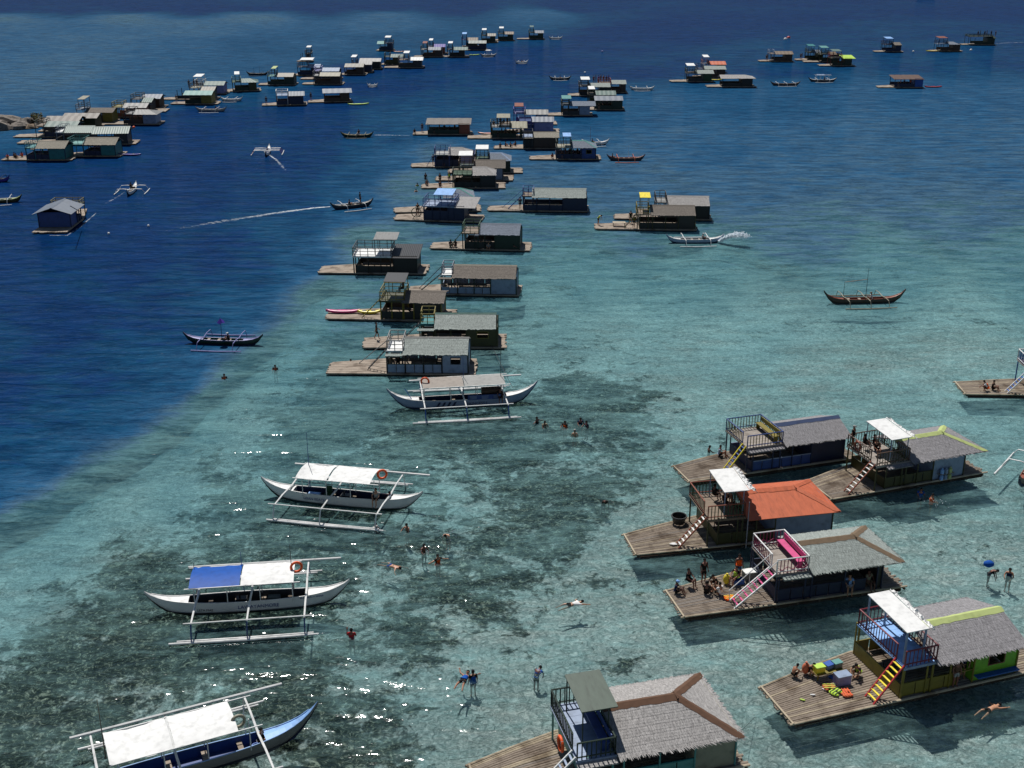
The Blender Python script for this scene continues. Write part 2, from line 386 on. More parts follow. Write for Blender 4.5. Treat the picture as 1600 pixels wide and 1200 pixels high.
def corrug(mb, e0, e1, r1, r0, nu, amp):
    e0, e1, r0, r1 = map(Vector, (e0, e1, r0, r1))
    n = (e1 - e0).cross(r0 - e0 if (r0 - e0).length > .01 else r1 - e0).normalized()
    o = len(mb.v)
    for i in range(nu + 1):
        u = i / nu; a = n * (amp * (i % 2))
        mb.v.append(tuple(e0.lerp(e1, u) + a)); mb.v.append(tuple(r0.lerp(r1, u) + a))
    for i in range(nu): mb.f.append((o + 2 * i, o + 2 * i + 2, o + 2 * i + 3, o + 2 * i + 1))
    mb.quadbox([e0 - n * .012, e1 - n * .012, r1 - n * .012, r0 - n * .012], .035)
def roof(root, x0, x1, ya, yb, z0, z1, kind, col, style, cap, lod, rnd):
    """style gable / hip (right end) / flat"""
    yc = (ya + yb) / 2
    m = mat(col, 'thatch' if kind == 'thatch' else 'sheet')
    nu, nv, jag = {0: (230, 19, .06), 1: (40, 12, .04), 2: (12, 3, .03)}[lod]
    mb = MB()
    def pan(e0, e1, r1, r0, f=1.0):
        if kind == 'thatch': thatch(mb, e0, e1, r1, r0, max(4, int(nu * f)), nv, rnd, jag)
        else: corrug(mb, e0, e1, r1, r0, max(4, int({0: 14, 1: 30, 2: 10}[lod] * f)), .025 if lod else .003)
    if style == 'flat':
        pan((x0, ya, z0), (x1, ya, z0), (x1, yb, z0 + .45), (x0, yb, z0 + .45))
        mb2 = None; ax = None
    elif style == 'gable':
        pan((x0, ya, z0), (x1, ya, z0), (x1, yc, z1), (x0, yc, z1))
        pan((x1, yb, z0), (x0, yb, z0), (x0, yc, z1), (x1, yc, z1)); ax = x1
    else:
        hx = min((yb - ya) / 2 * .95, (x1 - x0) * .45); ax = x1 - hx
        pan((x0, ya, z0), (x1, ya, z0), (ax, yc, z1), (x0, yc, z1))
        pan((x1, yb, z0), (x0, yb, z0), (x0, yc, z1), (ax, yc, z1))
        pan((x1, ya, z0), (x1, yb, z0), (ax, yc, z1), (ax, yc, z1), .5)
    r = obj('roof', mb, m, root)
    if style != 'flat' and lod < 2:
        cm = mat(cap, 'cloth' if kind == 'thatch' else 'sheet')
        wcap = .3 if lod == 0 else .2
        cb = MB(); N_ = 16 if lod == 0 else 6; h = .025
        def strip(p, q, d1, d2):
            p, q, d1, d2 = Vector(p), Vector(q), Vector(d1), Vector(d2); o = len(cb.v)
            for i in range(N_ + 1):
                c = p.lerp(q, i / N_); w1 = 1 + rnd.uniform(-.12, .12); w2 = 1 + rnd.uniform(-.12, .12)
                cb.v += [tuple(c + d1 * w1 + Vector((0, 0, h))), tuple(c + Vector((0, 0, h + .035))), tuple(c + d2 * w2 + Vector((0, 0, h)))]
            for i in range(N_):
                a = o + 3 * i
                cb.f += [(a, a + 3, a + 4, a + 1), (a + 1, a + 4, a + 5, a + 2)]
        sl_ = (z1 - z0) / (yc - ya)
        strip((x0, yc, z1), (ax + .05, yc, z1), (0, -wcap, -wcap * sl_), (0, wcap, -wcap * sl_))
        if style == 'hip':
            for yy, s in ((ya, 1), (yb, -1)):
                v = Vector((x1 - ax, yy - yc, 0)).normalized()
                dA = Vector((-abs(v.y) , -s * abs(v.x) * 0, 0)) * wcap
                tt = (Vector((x1, yy, z0)) - Vector((ax, yc, z1)))
                # one wing on the long slope, one on the hip slope
                a = Vector((-1, 0, 0)) * wcap * 1.1
                bb = Vector((0, s, 0)) * wcap * 1.1
                strip((ax, yc, z1 + .012), (x1 - .03, yy + .03 * s, z0 + .012), a, bb)
        obj('ridge_cap', cb, cm, r)
    return r, ax
def rail_run(root, p, q, col, col2, h, lod, step=.22, mid=True, cross=False, parent_name='railing'):
    """a railing between two floor points: top rail object with its balusters"""
    p, q = Vector(p), Vector(q); L_ = (q - p).length; up = Vector((0, 0, h))
    t = .036 if lod == 0 else .036 if lod == 1 else .05
    mb = MB(); mb.tube([p + up, q + up], t * 1.25, 4 if lod else 6)
    if mid: mb.tube([p + up * .16, q + up * .16], t, 4 if lod else 6)
    if lod: mb.tube([p + up * .6, q + up * .6], t, 4)
    if lod:
        n = max(1, int(round(L_ / (.8 if lod == 1 else 1.5))))
        for i in range(n + 1):
            c = p.lerp(q, i / n); mb.tube([c, c + up], t, 4)
        return obj(parent_name, mb, mat(col), root)
    r = obj(parent_name, mb, mat(col), root)
    n = max(2, int(round(L_ / step)))
    sm = MB().tube([(0, 0, 0), (0, 0, h - .02)], .03, 4).mesh('baluster', mat(col2))
    for i in range(n + 1):
        if i in (0, n):
            c = p.lerp(q, i / n)
            obj('post', MB().tube([c, c + up * 1.03], .04, 6), mat(col), r)
            continue
        b = obj('baluster', sm, None, r); b.location = p.lerp(q, i / n)
    if cross:
        k = max(1, int(round(L_ / .7)))
        for i in range(k):
            a, b_ = p.lerp(q, i / k), p.lerp(q, (i + 1) / k)
            obj('brace', MB().tube([a + up * .02, b_ + up * .45], .018, 4), mat(col2), r)
            obj('brace', MB().tube([a + up * .45, b_ + up * .02], .018, 4), mat(col2), r)
    return r
def ladder(root, bot, top, width, col, rung, lod, handrail=None):
    bot, top = Vector(bot), Vector(top)
    d = Vector((0, 1, 0)) * width / 2
    t = .05 if lod == 0 else .04 if lod == 1 else .05
    mb = MB(); mb.tube([bot - d, top - d], t, 4); mb.tube([bot + d, top + d], t, 4)
    n = 8 if lod == 0 else 6 if lod == 1 else 0
    if lod == 1:
        for i in range(n):
            c = bot.lerp(top, (i + .7) / (n + .4)); mb.tube([c - d, c + d], t * .8, 4)
    l = obj('ladder', mb, mat(col), root)
    if lod == 0:
        rm = MB().box(-.05, -width / 2 + .02, -.02, .05, width / 2 - .02, .02).mesh('rung', mat(rung))
        for i in range(n):
            c = bot.lerp(top, (i + .8) / (n + .5)); r_ = obj('rung', rm, None, l); r_.location = c
        if handrail:
            up = Vector((0, 0, .8))
            for s in (-1, 1):
                hb = MB().tube([bot + d * s * 1.1 + up * .85, top + d * s * 1.1 + up], .028, 6)
                for k in (0.02, .5, .98): c = bot.lerp(top, k) + d * s * 1.1; hb.tube([c, c + up * (.87 + .13 * k)], .022, 4)
                obj('handrail', hb, mat(handrail), l)
    return l
def cottage(c):
    """c: dict with picture columns along the near water line (D,A,B,E), rows yA,yB at A and B, and the look"""
    A3, B3 = at(c['A'], c['yA']), at(c['B'], c['yB'])
    ax = (B3 - A3).normalized(); ay = Vector((-ax.y, ax.x, 0)); rz = math.atan2(ax.y, ax.x)
    sc = FPX / math.hypot(A3.y, CH)            # picture px per metre there
    lod = c.get('lod', 0 if sc > 18.5 else 1 if sc > 8.8 else 2)
    rnd = random.Random(int(c['A'] * 7 + c['yA'] * 13))
    L_ = (B3 - A3).length; Wd = c.get('W', 4.0)
    t = (B3 - A3) / (c['B'] - c['A'])
    slope = (c['yB'] - c['yA']) / (c['B'] - c['A'])
    def onto(px): return (at(px, c['yA'] + slope * (px - c['A'])) - A3).dot(ax)
    dl, dr = onto(c['D']), onto(c['E'])
    root = thing('raft_cottage', A3, rz, c['label'], 'raft cottage', 'raft cottages moored on the shoal')
    dcol = c.get('deck', 'wood'); dm = mat(dcol, 'wood')
    tip = c.get('tip', .7)
    # ---- raft
    def wy(x, f):   # across-position of fraction f, the raft narrows towards its bow
        k = 1 if x > 0 else max(0, min(1, 1 - (x / dl) if dl < 0 else 1)); k = tip + (1 - tip) * min(1, k * 1.1)
        return f * Wd * k
    if lod == 0:
        dk = MB()
        for x in np.arange(dl + .25, dr, 1.35): dk.tube([(x, -.02, .1), (x, wy(x, 1) + .02, .1)], .07, 6)
        deck = obj('deck', dk, mat('woodd', 'wood'), root)
        n = int(Wd / .17)
        for j in range(n):
            f0, f1 = (j + .08) / n, (j + .92) / n
            xa = dl + rnd.uniform(-.12, .1) + f0 * rnd.uniform(0, .1); xb = dr + rnd.uniform(-.2, .15)
            z = .2 + rnd.uniform(-.008, .012)
            q = MB()
            cuts = [xa, xa + (0 - xa) * .5, 0.0, xb] if xa < -.5 else [xa, xb]
            pts = [(x, (wy(x, f0) + wy(x, f1)) / 2, z) for x in cuts]
            rr = [(wy(x, f1) - wy(x, f0)) / 2 for x in cuts]
            q.tube(pts, rr, 6)
            obj('bamboo_pole', q, mat(rnd.choice([dcol, dcol, 'woodg', 'bamboo']) if rnd.random() < .5 else dcol, 'wood'), deck)
        for f in (0, 1):
            obj('edge_log', MB().tube([(x, wy(x, f), .25) for x in (dl - .1, dl * .5, 0, dr + .1)], .065, 6), mat(c.get('edge', 'bamboo'), 'wood'), root)
        obj('bow_beam', MB().tube([(dl + .08, -.06, .3), (dl + .08, wy(dl, 1) + .06, .3)], .055, 6), mat(c.get('edge', 'bamboo'), 'wood'), root)
        for f in (.06, .35, .65, .94):
            obj('float_log', MB().tube([(dl + .4, wy(dl, f), -.02), (0, wy(0, f), -.02), (dr - .2, f * Wd, -.02)], .16, 8), mat('dkbrown', 'wood'), root)
    else:
        n = 14 if lod == 1 else 6; mb = MB()
        for j in range(n):
            f0, f1 = (j + .05) / n, (j + .95) / n
            z = .24 + rnd.uniform(0, .02); xa = dl + rnd.uniform(-.15, .15); xb = dr + rnd.uniform(-.15, .15)
            mb.quadbox([(xa, wy(xa, f0), z), (0, wy(0, f0), z), (0, wy(0, f1), z), (xa, wy(xa, f1), z)], .12)
            mb.box(0.002, wy(0, f0), z - .12, xb, wy(0, f1), z)
        obj('deck', mb, dm, root)
        mb = MB()
        for f in (.1, .5, .9): mb.tube([(dl + .3, wy(dl, f), 0), (0, wy(0, f), 0), (dr - .1, f * Wd, 0)], .17, 6)
        obj('float_log', mb, mat('dkbrown', 'wood'), root)
    # ---- cabin
    i0, i1 = .18, Wd - .25
    wc, cc = mat(c['wall']), mat(c.get('cabin', c['wall']))
    xs_ = L_ * c.get('split', .64); xe = L_ - .05; x0 = .1
    gap = c.get('open', False)
    z0, zl, ze = .3, .3 + c.get('low', .72), EAVE + .12
    nb = int(max(2, (xs_ - x0) / .75))
    for yy in ((i0, i1) if lod < 2 else (i0, i1)):
        if lod == 0 or c.get('panels'):
            bay = (xs_ - x0) / nb
            hold = obj('side_wall', MB().box(x0, yy - .01, zl - .03, xs_, yy + .05, zl + .035), mat(c.get('trim', c['wall'])), root)
            pm = MB().box(.03, -.012, z0, bay - .03, .022, zl - .035).mesh('panel', mat(c.get('panelcol', c['wall'])))
            for k in range(nb):
                if gap and k == nb - 1: continue
                p_ = obj('panel', pm, None, hold); p_.location = (x0 + k * bay, yy + .012, 0)
        else:
            obj('side_wall', MB().box(x0, yy, z0, xs_, yy + .05, zl), wc, root)
    if lod < 2:
        obj('end_wall', MB().box(x0 - .03, i0 + .055, z0, x0 + .03, i1 - .01, zl - .005), wc, root)
    if c.get('openall'):
        xs_ = xe - .3
    # closed cabin: walls with a window hole on the near side
    cw = MB(); h = .025
    wx0, wx1 = xs_ + (xe - xs_) * .35, xs_ + (xe - xs_) * .7; wz0, wz1 = 1.1, 1.65
    if c.get('window') and lod < 2:
        cw.box(xs_, i0, z0, wx0, i0 + h, ze); cw.box(wx1, i0, z0, xe, i0 + h, ze)
        cw.box(wx0, i0, z0, wx1, i0 + h, wz0); cw.box(wx0, i0, wz1, wx1, i0 + h, ze)
    else: cw.box(xs_, i0, z0, xe, i0 + h, ze)
    cw.box(xs_, i1, z0, xe, i1 + h, ze); cw.box(xs_, i0 + h + .002, z0, xs_ + h, i1 - .002, ze); cw.box(xe - h, i0 + h + .002, z0, xe, i1 - .002, ze)
    cab = obj('cabin', cw, cc, root)
    if c.get('window') and lod < 2:
        f_ = MB(); g = .05
        for a in ((wx0 - g, wz0 - g, wx1 + g, wz0), (wx0 - g, wz1, wx1 + g, wz1 + g), (wx0 - g, wz0, wx0, wz1), (wx1, wz0, wx1 + g, wz1)):
            f_.box(a[0], i0 - .02, a[1], a[2], i0 + .012, a[3])
        obj('window_frame', f_, mat(c['window']), cab)
    if c.get('skirt'):
        obj('side_bench', MB().box(xs_ + .1, i0 - .35, .62, xe, i0 - .02, .68), mat(c['skirt']), root)
    # posts
    px_ = [x0, xs_] if lod == 2 else list(np.linspace(x0, xs_, 4 if L_ > 5 else 3))
    pr = (.045, .06, .07)[lod]
    pmesh = MB().tube([(0, 0, .25), (0, 0, ze)], pr, 6 if lod == 0 else 4).mesh('post', mat(c.get('post', c['wall'])))
    for x in px_ + ([xe + .02] if lod < 2 else []):
        for yy in (i0 - .03, i1 + .08):
            o = obj('post', pmesh, None, root); o.location = (x, yy, 0)
    if lod < 2:
        mb = MB().box(x0 + .5, Wd / 2 - .35, .78, xs_ - .5, Wd / 2 + .35, .83)
        tb = obj('table', mb, mat('woodd', 'wood'), root)
        lg = MB().tube([(0, 0, .25), (0, 0, .78)], .03, 4).mesh('leg', mat('woodd', 'wood'))
        for x in (x0 + .6, xs_ - .6):
            for y in (Wd / 2 - .28, Wd / 2 + .28): obj('leg', lg, None, tb).location = (x, y, 0)
    # ---- roof
    r0, r1 = c['rl'] if 'rl' in c else (loc_x(A3, ax, c['r0'], EAVE), loc_x(A3, ax, c['r1'], EAVE))
    rs = c.get('rs', 'gable'); rk = c.get('rk', 'thatch')
    zr = EAVE + c.get('rise', RIDGE if lod < 2 else .62)
    rm = r0
    if c.get('t0') is not None and 'tl' not in c:
        te = loc_x(A3, ax, c['t1'], c.get('tz', 2.12))
        ts_ = loc_x(A3, ax, c['t0'], c.get('tz', 2.12))
        if r0 < te - .3 and ts_ < r1 - 1:
            rm = te + .02
            if rk == 'thatch' and lod < 2:      # the strip of eave that runs on in front of the upper deck
                eb = MB(); thatch(eb, (r0, -.32, EAVE - .12), (rm - .01, -.32, EAVE - .12), (rm - .01, .06, EAVE - .02), (r0, .06, EAVE - .02), max(8, int((rm - r0) * 22)), 3, rnd, .07)
                obj('eave_strip', eb, mat(c.get('rc', 'thatch'), 'thatch'), root)
            if lod == 0:
                obj('gable', MB().quadbox([(rm + .05, 0, EAVE + .1), (rm + .09, 0, EAVE + .1), (rm + .09, Wd / 2, zr - .06), (rm + .05, Wd / 2, zr - .06)], .04).quadbox([(rm + .05, Wd / 2, zr - .065), (rm + .09, Wd / 2, zr - .065), (rm + .09, Wd, EAVE + .1), (rm + .05, Wd, EAVE + .1)], .04), mat('woodd', 'wood'), root, kind='stuff')
    roof(root, rm, r1, -.32, Wd + .25, EAVE, zr, rk, c.get('rc', 'thatch'), rs, c.get('cap', c.get('rc', 'thatch')), lod, rnd)
    # ---- upper deck (tower)
    if c.get('t0') is not None:
        tz = c.get('tz', 2.12)
        t0, t1 = c['tl'] if 'tl' in c else (loc_x(A3, ax, c['t0'], tz), loc_x(A3, ax, c['t1'], tz))
        tw = c.get('tw', Wd - .5); y0 = c.get('ty', .1); y1 = y0 + tw
        pl = MB(); n = 8 if lod == 0 else 1
        for k in range(n):
            a, b = y0 + tw * k / n, y0 + tw * (k + 1) / n - (.012 if n > 1 else 0)
            pl.box(t0, a, tz - .07, t1, b, tz)
        plat = obj('platform', pl, mat(c.get('fl', 'woodg'), 'paint' if c.get('fl') else 'wood'), root)
        if lod < 2: obj('fascia', MB().box(t0 - .03, y0 - .035, tz - .15, t1 + .03, y0 - .003, tz - .005), mat(c.get('fascia', c.get('fl', 'woodg'))), root)
        pc = c.get('post', c.get('rail', 'wood'))
        pm_ = MB().tube([(0, 0, .22), (0, 0, tz - .07)], .055 if lod == 0 else .07, 6 if lod < 2 else 4).mesh('post', mat(pc))
        for x in (t0 + .12, t1 - .12):
            for y in (y0 + .1, y1 - .1):
                o = obj('post', pm_, None, root); o.location = (x, y, 0)
        rc_, r2 = c.get('rail', 'wood'), c.get('rail2', c.get('rail', 'wood'))
        rh = c.get('rh', .9); e = .05
        gapy = y0 + .75
        lw = c.get('lw', .5)
        rr_ = [((t0 + e, y1 - e), (t1 - e, y1 - e)), ((t0 + e, gapy if c.get('lad') else y0 + e), (t0 + e, y1 - e)),
               ((t0 + e, y0 + e), (t1 - e, y0 + e)), ((t1 - e, y0 + e), (t1 - e, y1 - e))]
        for (p, q) in rr_:
            rail_run(root, (*p, tz), (*q, tz), rc_, r2, rh, lod, cross=c.get('cross', False))
        if c.get('bench') and lod < 2:
            bb = obj('bench', MB().box(t1 - .62, y0 + .3, tz + .42, t1 - .2, y1 - .3, tz + .47), mat(c['bench']), root)
            for y in (y0 + .35, y1 - .4): obj('leg', MB().box(t1 - .55, y, tz, t1 - .27, y + .06, tz + .42), mat(c['bench']), bb)
            obj('backrest', MB().box(t1 - .17, y0 + .3, tz + .55, t1 - .12, y1 - .3, tz + .85), mat(c['bench']), bb)
        if c.get('c0') is not None:
            cz = tz + c.get('ch', 1.85)
            c0 = loc_x(A3, ax, c['c0'], cz); c1 = loc_x(A3, ax, c['c1'], cz); cy0, cy1 = c.get('cy', (y0, y1))
            cx0 = max(c0 + .1, t0 + e); cx1 = min(c1 - .1, t1 - e)
            if cx1 - cx0 < .5: cx0, cx1 = c0 + .1, c1 - .1
            yp0, yp1 = max(cy0 + .1, y0 + e), min(cy1 - .1, y1 - e)
            tl = c.get('tilt', .1)
            cpm = mat(c.get('cpost', rc_))
            can = MB().quadbox([(c0, cy0, cz - tl), (c1, cy0, cz - tl), (c1, cy1, cz + tl), (c0, cy1, cz + tl)], .05)
            cano = obj('canopy', can, mat(c.get('cc', 'white'), 'sheet' if c.get('cc') else 'cloth', .5), root)
            for x in (cx0, cx1):
                for y in (yp0, yp1):
                    obj('canopy_post', MB().tube([(x, y, tz), (x, y, cz - .05 + tl * (2 * (y - cy0) / (cy1 - cy0) - 1) - .01)], c.get('cpr', .035) if lod < 2 else .06, 5), cpm, cano)
            if c.get('fringe'):
                fm = MB(); nn = 26
                for (p, q, out) in (((c1, cy0, cz - tl), (c1, cy1, cz + tl), Vector((1, 0, 0))),):
                    p, q = Vector(p), Vector(q); o = len(fm.v); K = 7
                    for i in range(nn + 1):
                        s_ = p.lerp(q, i / nn)
                        ww = rnd.uniform(.3, .6)
                        for k in range(K):
                            fm.v.append(tuple(s_ + out * (ww * k / (K - 1)) + Vector((0, rnd.uniform(-.05, .05), .04 + rnd.uniform(-.05, .06) * (k > 0) - .2 * (k / (K - 1)) ** 2 - (rnd.random() < .3) * .12 * k / K))))
                    for i in range(nn):
                        for k in range(K - 1):
                            a = o + i * K + k; fm.f.append((a, a + 1, a + K + 1, a + K))
                obj('tattered_edge', fm, mat('white', 'cloth'), cano)
        if c.get('lad'):
            run = c.get('run', 1.6); ly = y0 + .4 if not c.get('ly') else c['ly']
            ladder(root, (t0 - run, ly, .27), (t0 + .02, ly, tz + (.05 if lod else .1)), lw, c['lad'], c.get('rung', c['lad']), lod, c.get('hand'))
        c['_t'] = (t0, t1, y0, y1, tz)
    c['_root'] = root; c['_ax'] = ax; c['_ay'] = ay; c['_A'] = A3; c['_L'] = L_; c['_r'] = (r0, r1); c['_W'] = Wd; c['_dl'] = dl; c['_dr'] = dr; c['_rz'] = rz
    return c
def on(c, x, y, z=None):
    """world point at local x, y of a built cottage"""
    p = c['_A'] + c['_ax'] * x + c['_ay'] * y
    return Vector((p.x, p.y, .27 if z is None else z))

COTS = {}
def K(key, **kw): COTS[key] = cottage(kw)
# --- near right group
K('n1', D=1075, A=1174, B=1319, E=1342, yA=744, yB=723, W=3.7, wall='navy', cabin='navy', trim='pale', panelcol='blueshade', rc='thatchb', cap='3a4662', r0=1168, r1=1329,
  t0=1168, t1=1225, tz=2.15, rail='blueshade', rail2='mustard', lad='yellow', rung='blueshade', bench='mustard', tw=3.3, run=1.5, post='navy', window=None,
  label='dark blue raft cottage with blue and yellow upper railing, behind the orange roof')
K('n2', D=1297, A=1381, B=1506, E=1540, yA=771, yB=749, W=4.2, wall='olive', cabin='pale', rc='thatchb', rs='hip', cap='palelime', r0=1385, r1=1540, split=.6, post='olive',
  t0=1371, t1=1423, rail='brown', rail2='olive', c0=1399, c1=1430, cy=(.35, 3.3), ch=1.75, fringe=True, cpost='pale', lad='rust', rung='white', run=1.9, cross=True, fl='woodg', tw=3.5,
  label='raft cottage with lime strips on hipped grey thatch, white shade over a brown railing')
K('n3', D=991, A=1119, B=1300, E=1306, yA=860, yB=842, W=4.1, wall='olive', cabin='pale', rk='sheet', rc='tarorange', rs='hip', cap='tarorange', r0=1124, r1=1311, split=.5, post='olive',
  t0=1106, t1=1166, rail='rust', rail2='green', c0=1136, c1=1175, cy=(.4, 3.2), ch=1.75, fringe=True, cpost='pale', lad='rust', rung='white', fl='tan', run=1.7, tw=3.5, tip=.62,
  label='raft cottage under a smooth orange hipped roof with a white sun shade')
K('n4', D=1066, A=1213, B=1378, E=1414, yA=950, yB=927, W=4.0, wall='navy', cabin='black', rc='thatchg', rs='hip', cap='tan', r0=1222, r1=1411, split=.85, post='navy', openall=True,
  t0=1214, t1=1266, rail='white', rail2='magenta', cross=True, lad='white', rung='pink', hand='white', bench='pink', run=2.4, lw=.8, tw=3.3,
  label='dark raft cottage with pink and white railing, pink stairs and grey thatch')
K('n5', D=1236, A=1405, B=1588, E=1640, yA=1101, yB=1060, W=4.4, wall='mustard', cabin='brightgreen', rc='thatchb', cap='palelime', r0=1462, r1=1604, split=.62, post='mustard', window='maroon', skirt='blue',
  t0=1414, t1=1466, rail='maroon', rail2='maroon', fl='sky', fascia='pale', c0=1424, c1=1459, cy=(.3, 3.7), ch=1.95, fringe=True, cpost='pale', cpr=.06, lad='red', rung='yellow', run=1.5, tw=4.1, ty=.05, open=True, lw=.7,
  label='green and yellow raft cottage with pale blue upper deck and red railing')
K('n6', D=756, A=915, B=1150, E=1168, yA=1249, yB=1206, W=4.6, wall='aqua', cabin='cream', trim='teal', rc='thatch', rs='hip', cap='brown', r0=901, r1=1161, split=.72, post='aqua', window=None,
  t0=901, t1=964, rail='dkgreen', rail2='dkgreen', fl='pale', c0=920, c1=978, cy=(1.0, 3.6), cc='465349', ch=1.9, lad='white', rung='pale', run=1.9, tw=4.1, ty=.05, bench='blueshade', rise=1.0,
  label='raft cottage at the bottom edge with a dull green sun shade and pale upper deck')
K('n7', D=1506, A=1640, B=1790, E=1800, yA=622, yB=624, W=3.8, wall='navy', rc='thatchb', r0=1636, r1=1800, t0=1612, t1=1660, rail='white', rail2='blue', lad='white', rung='blue', run=1.6, post='blue',
  label='raft cottage cut by the right edge, bamboo foredeck with a blue and white ladder')
# --- middle column, from near to far
K('m1', D=510, A=603, B=732, E=742, yA=588, yB=589, W=3.9, wall='dkgreen', cabin='pale', panelcol='pale', panels=True, rc='thatchg', cap='metalw', r0=602, r1=731, split=.68, low=.75, window='dkgrey',
  t0=602, t1=629, rail='metalw', rail2='metalw', fl='white', lad='dkgrey', run=1.7, cross=False, post='black', tw=2.8, ty=.6,
  label='raft cottage with a row of white side boards and a white cabin')
K('m2', D=566, A=655, B=778, E=790, yA=547, yB=547, W=3.8, wall='dkgrey', cabin='olive', rc='thatchg', r0=652, r1=775, split=.6, window='mustard', post='olive', cap='mint',
  t0=655, t1=678, rail='mustard', rail2='mustard', fl='teal', lad='dkgrey', run=1.9, tw=2.4, ty=1.2,
  label='olive raft cottage with yellow cabin frame and teal upper deck behind the white boarded one')
K('m3', D=508, A=594, B=690, E=708, yA=503, yB=505, W=3.7, wall='black', cabin='black', rc='thatchd', r0=628, r1=694, split=.55, post='mustard', rise=.6,
  t0=592, t1=632, rail='mustard', rail2='mustard', fl='olive', c0=598, c1=632, cy=(.3, 2.8), cc='dkgrey', ch=1.95, lad='mustard', run=1.8, tw=3.1,
  label='yellow framed raft cottage with a sagging dark grey awning and a long foredeck')
K('m4', D=636, A=688, B=807, E=812, yA=463, yB=465, W=3.7, wall='pale', cabin='pale', panels=True, panelcol='pale', rc='thatchd', r0=685, r1=806, split=.66, post='dkgreen', cap='thatchw',
  t0=688, t1=706, rail='metal', rail2='metal', fl='white', lad='dkgrey', run=2.2, tw=2.4, ty=.7, low=.6,
  label='long raft cottage with brownish thatch, pale low walls and a small white upper deck')
K('m5', D=497, A=555, B=652, E=666, yA=430, yB=431, W=3.8, wall='black', cabin='black', rk='sheet', rc='dkgrey', rs='flat', r0=611, r1=655, split=.62, post='black',
  t0=550, t1=611, rail='dkgrey', rail2='dkgrey', fl='white', c0=581, c1=618, cy=(1.0, 3.6), cc='metalw', ch=1.75, tw=3.5, fascia='white',
  label='black raft cottage with a wide white edged upper deck, pale canopy and dark flat roof')
K('m6', D=672, A=725, B=812, E=828, yA=392, yB=394, W=3.8, wall='black', cabin='dkgreen', rc='metal', r0=742, r1=812, split=.55, post='dkgreen',
  t0=721, t1=748, rail='green', rail2='green', fl='tan', lad='green', run=1.5, tw=3.2,
  label='dark green raft cottage with green upper railing and grey thatch')
K('m7', D=614, A=662, B=725, E=750, yA=347, yB=349, W=4.0, wall='navy', cabin='navy', rc='thatch', rk='sheet', rs='flat', r0=705, r1=743, split=.6, post='navy', low=1.2,
  t0=660, t1=710, rail='blueshade', rail2='blueshade', fl='pale', c0=676, c1=706, cy=(.4, 3.4), cc='sky', ch=1.5, lad='navy', run=1.4,
  label='tall blue raft cottage with pale blue canopy and dark blue lower wall')
K('m7b', D=616, A=688, B=738, E=752, yA=333, yB=332, W=3.8, wall='navy', rc='metal', rs='hip', cap='aqua', r0=692, r1=742, t0=None,
  label='raft cottage with a blue grey hipped roof, right behind the tall blue one')
K('m8', D=762, A=817, B=917, E=919, yA=332, yB=333, W=3.7, wall='navy', cabin='navy', rc='thatchg', r0=831, r1=916, split=.62, post='navy', cap='thatchg',
  t0=816, t1=834, rail='blueshade', fl='tan', lad='blueshade', run=1.9, tw=2.3, ty=.5,
  label='navy raft cottage with pale green grey thatch and a small blue tower at its left')
K('m9', D=930, A=998, B=1086, E=1090, yA=361, yB=362, W=3.7, wall='black', cabin='black', rc='thatchd', r0=1016, r1=1087, split=.7, post='olive',
  t0=995, t1=1015, rail='mustard', fl='tan', c0=1001, c1=1018, cy=(1.2, 3.4), cc='yellow', ch=1.95, lad='olive', run=1.5,
  label='raft cottage with a yellow canopy tower and a long bamboo foredeck with a bench')
K('m9b', D=960, A=1030, B=1108, E=1112, yA=345, yB=346, W=3.5, wall='black', rc='thatch', r0=1042, r1=1109, t0=1024, t1=1042, rail='dkgrey', fl='metalw', tz=2.4,
  label='dark raft cottage behind the yellow canopy one, with grey thatch')
K('m10a', D=642, A=680, B=742, E=744, yA=263, yB=263, W=3.9, wall='navy', cabin='lav', rc='thatch', rs='hip', r0=700, r1=738, low=1.0, t0=678, t1=703, rail='blueshade', fl='grey', lad='blueshade', run=1.2,
  label='navy walled raft cottage with blue upper railing, rear left of its cluster')
K('m10b', D=700, A=738, B=797, E=816, yA=272, yB=272, W=3.8, wall='dkgreen', rc='metal', rs='hip', cap='pale', r0=757, r1=799, t0=742, t1=764, rail='dkgreen', fl='green', c0=743, c1=763, cy=(.5, 3), ch=1.7,
  label='raft cottage with white ridged blue grey hipped roof and a white canopy on green posts')
K('m10c', D=680, A=722, B=786, E=802, yA=284, yB=284, W=3.7, wall='dkbrown', cabin='pale', rc='thatchd', r0=740, r1=790, t0=716, t1=742, rail='brown', fl='dkgreen', c0=716, c1=738, cy=(.4, 3), ch=1.8, split=.75,
  label='raft cottage with brown thatch, white end wall and a white canopy on brown posts')
K('m10d', D=658, A=709, B=774, E=789, yA=296, yB=296, W=3.8, wall='black', cabin='black', rc='thatch', rs='hip', r0=738, r1=775, t0=706, t1=738, rail='dkgreen', fl='green', rh=.5,
  label='black walled raft cottage in front of its cluster, with a wide green upper floor')
K('m11', D=644, A=668, B=734, E=737, yA=212, yB=212, W=3.7, wall='dkgreen', cabin='rust', rk='sheet', rc='thatchd', rs='flat', r0=665, r1=736, split=.74, openall=False, t0=None,
  label='low raft cottage with plain brown roof and rust end wall left of the clusters')
K('m12b', D=780, A=806, B=856, E=870, yA=196, yB=196, W=3.7, wall='purple', cabin='pale', rc='metalw', rk='sheet', r0=819, r1=857, t0=802, t1=821, rail='purple', fl='lav', c0=804, c1=818, cc='rust', ch=1.5,
  label='raft cottage with violet walls, whitish roof and a brownish canopy')
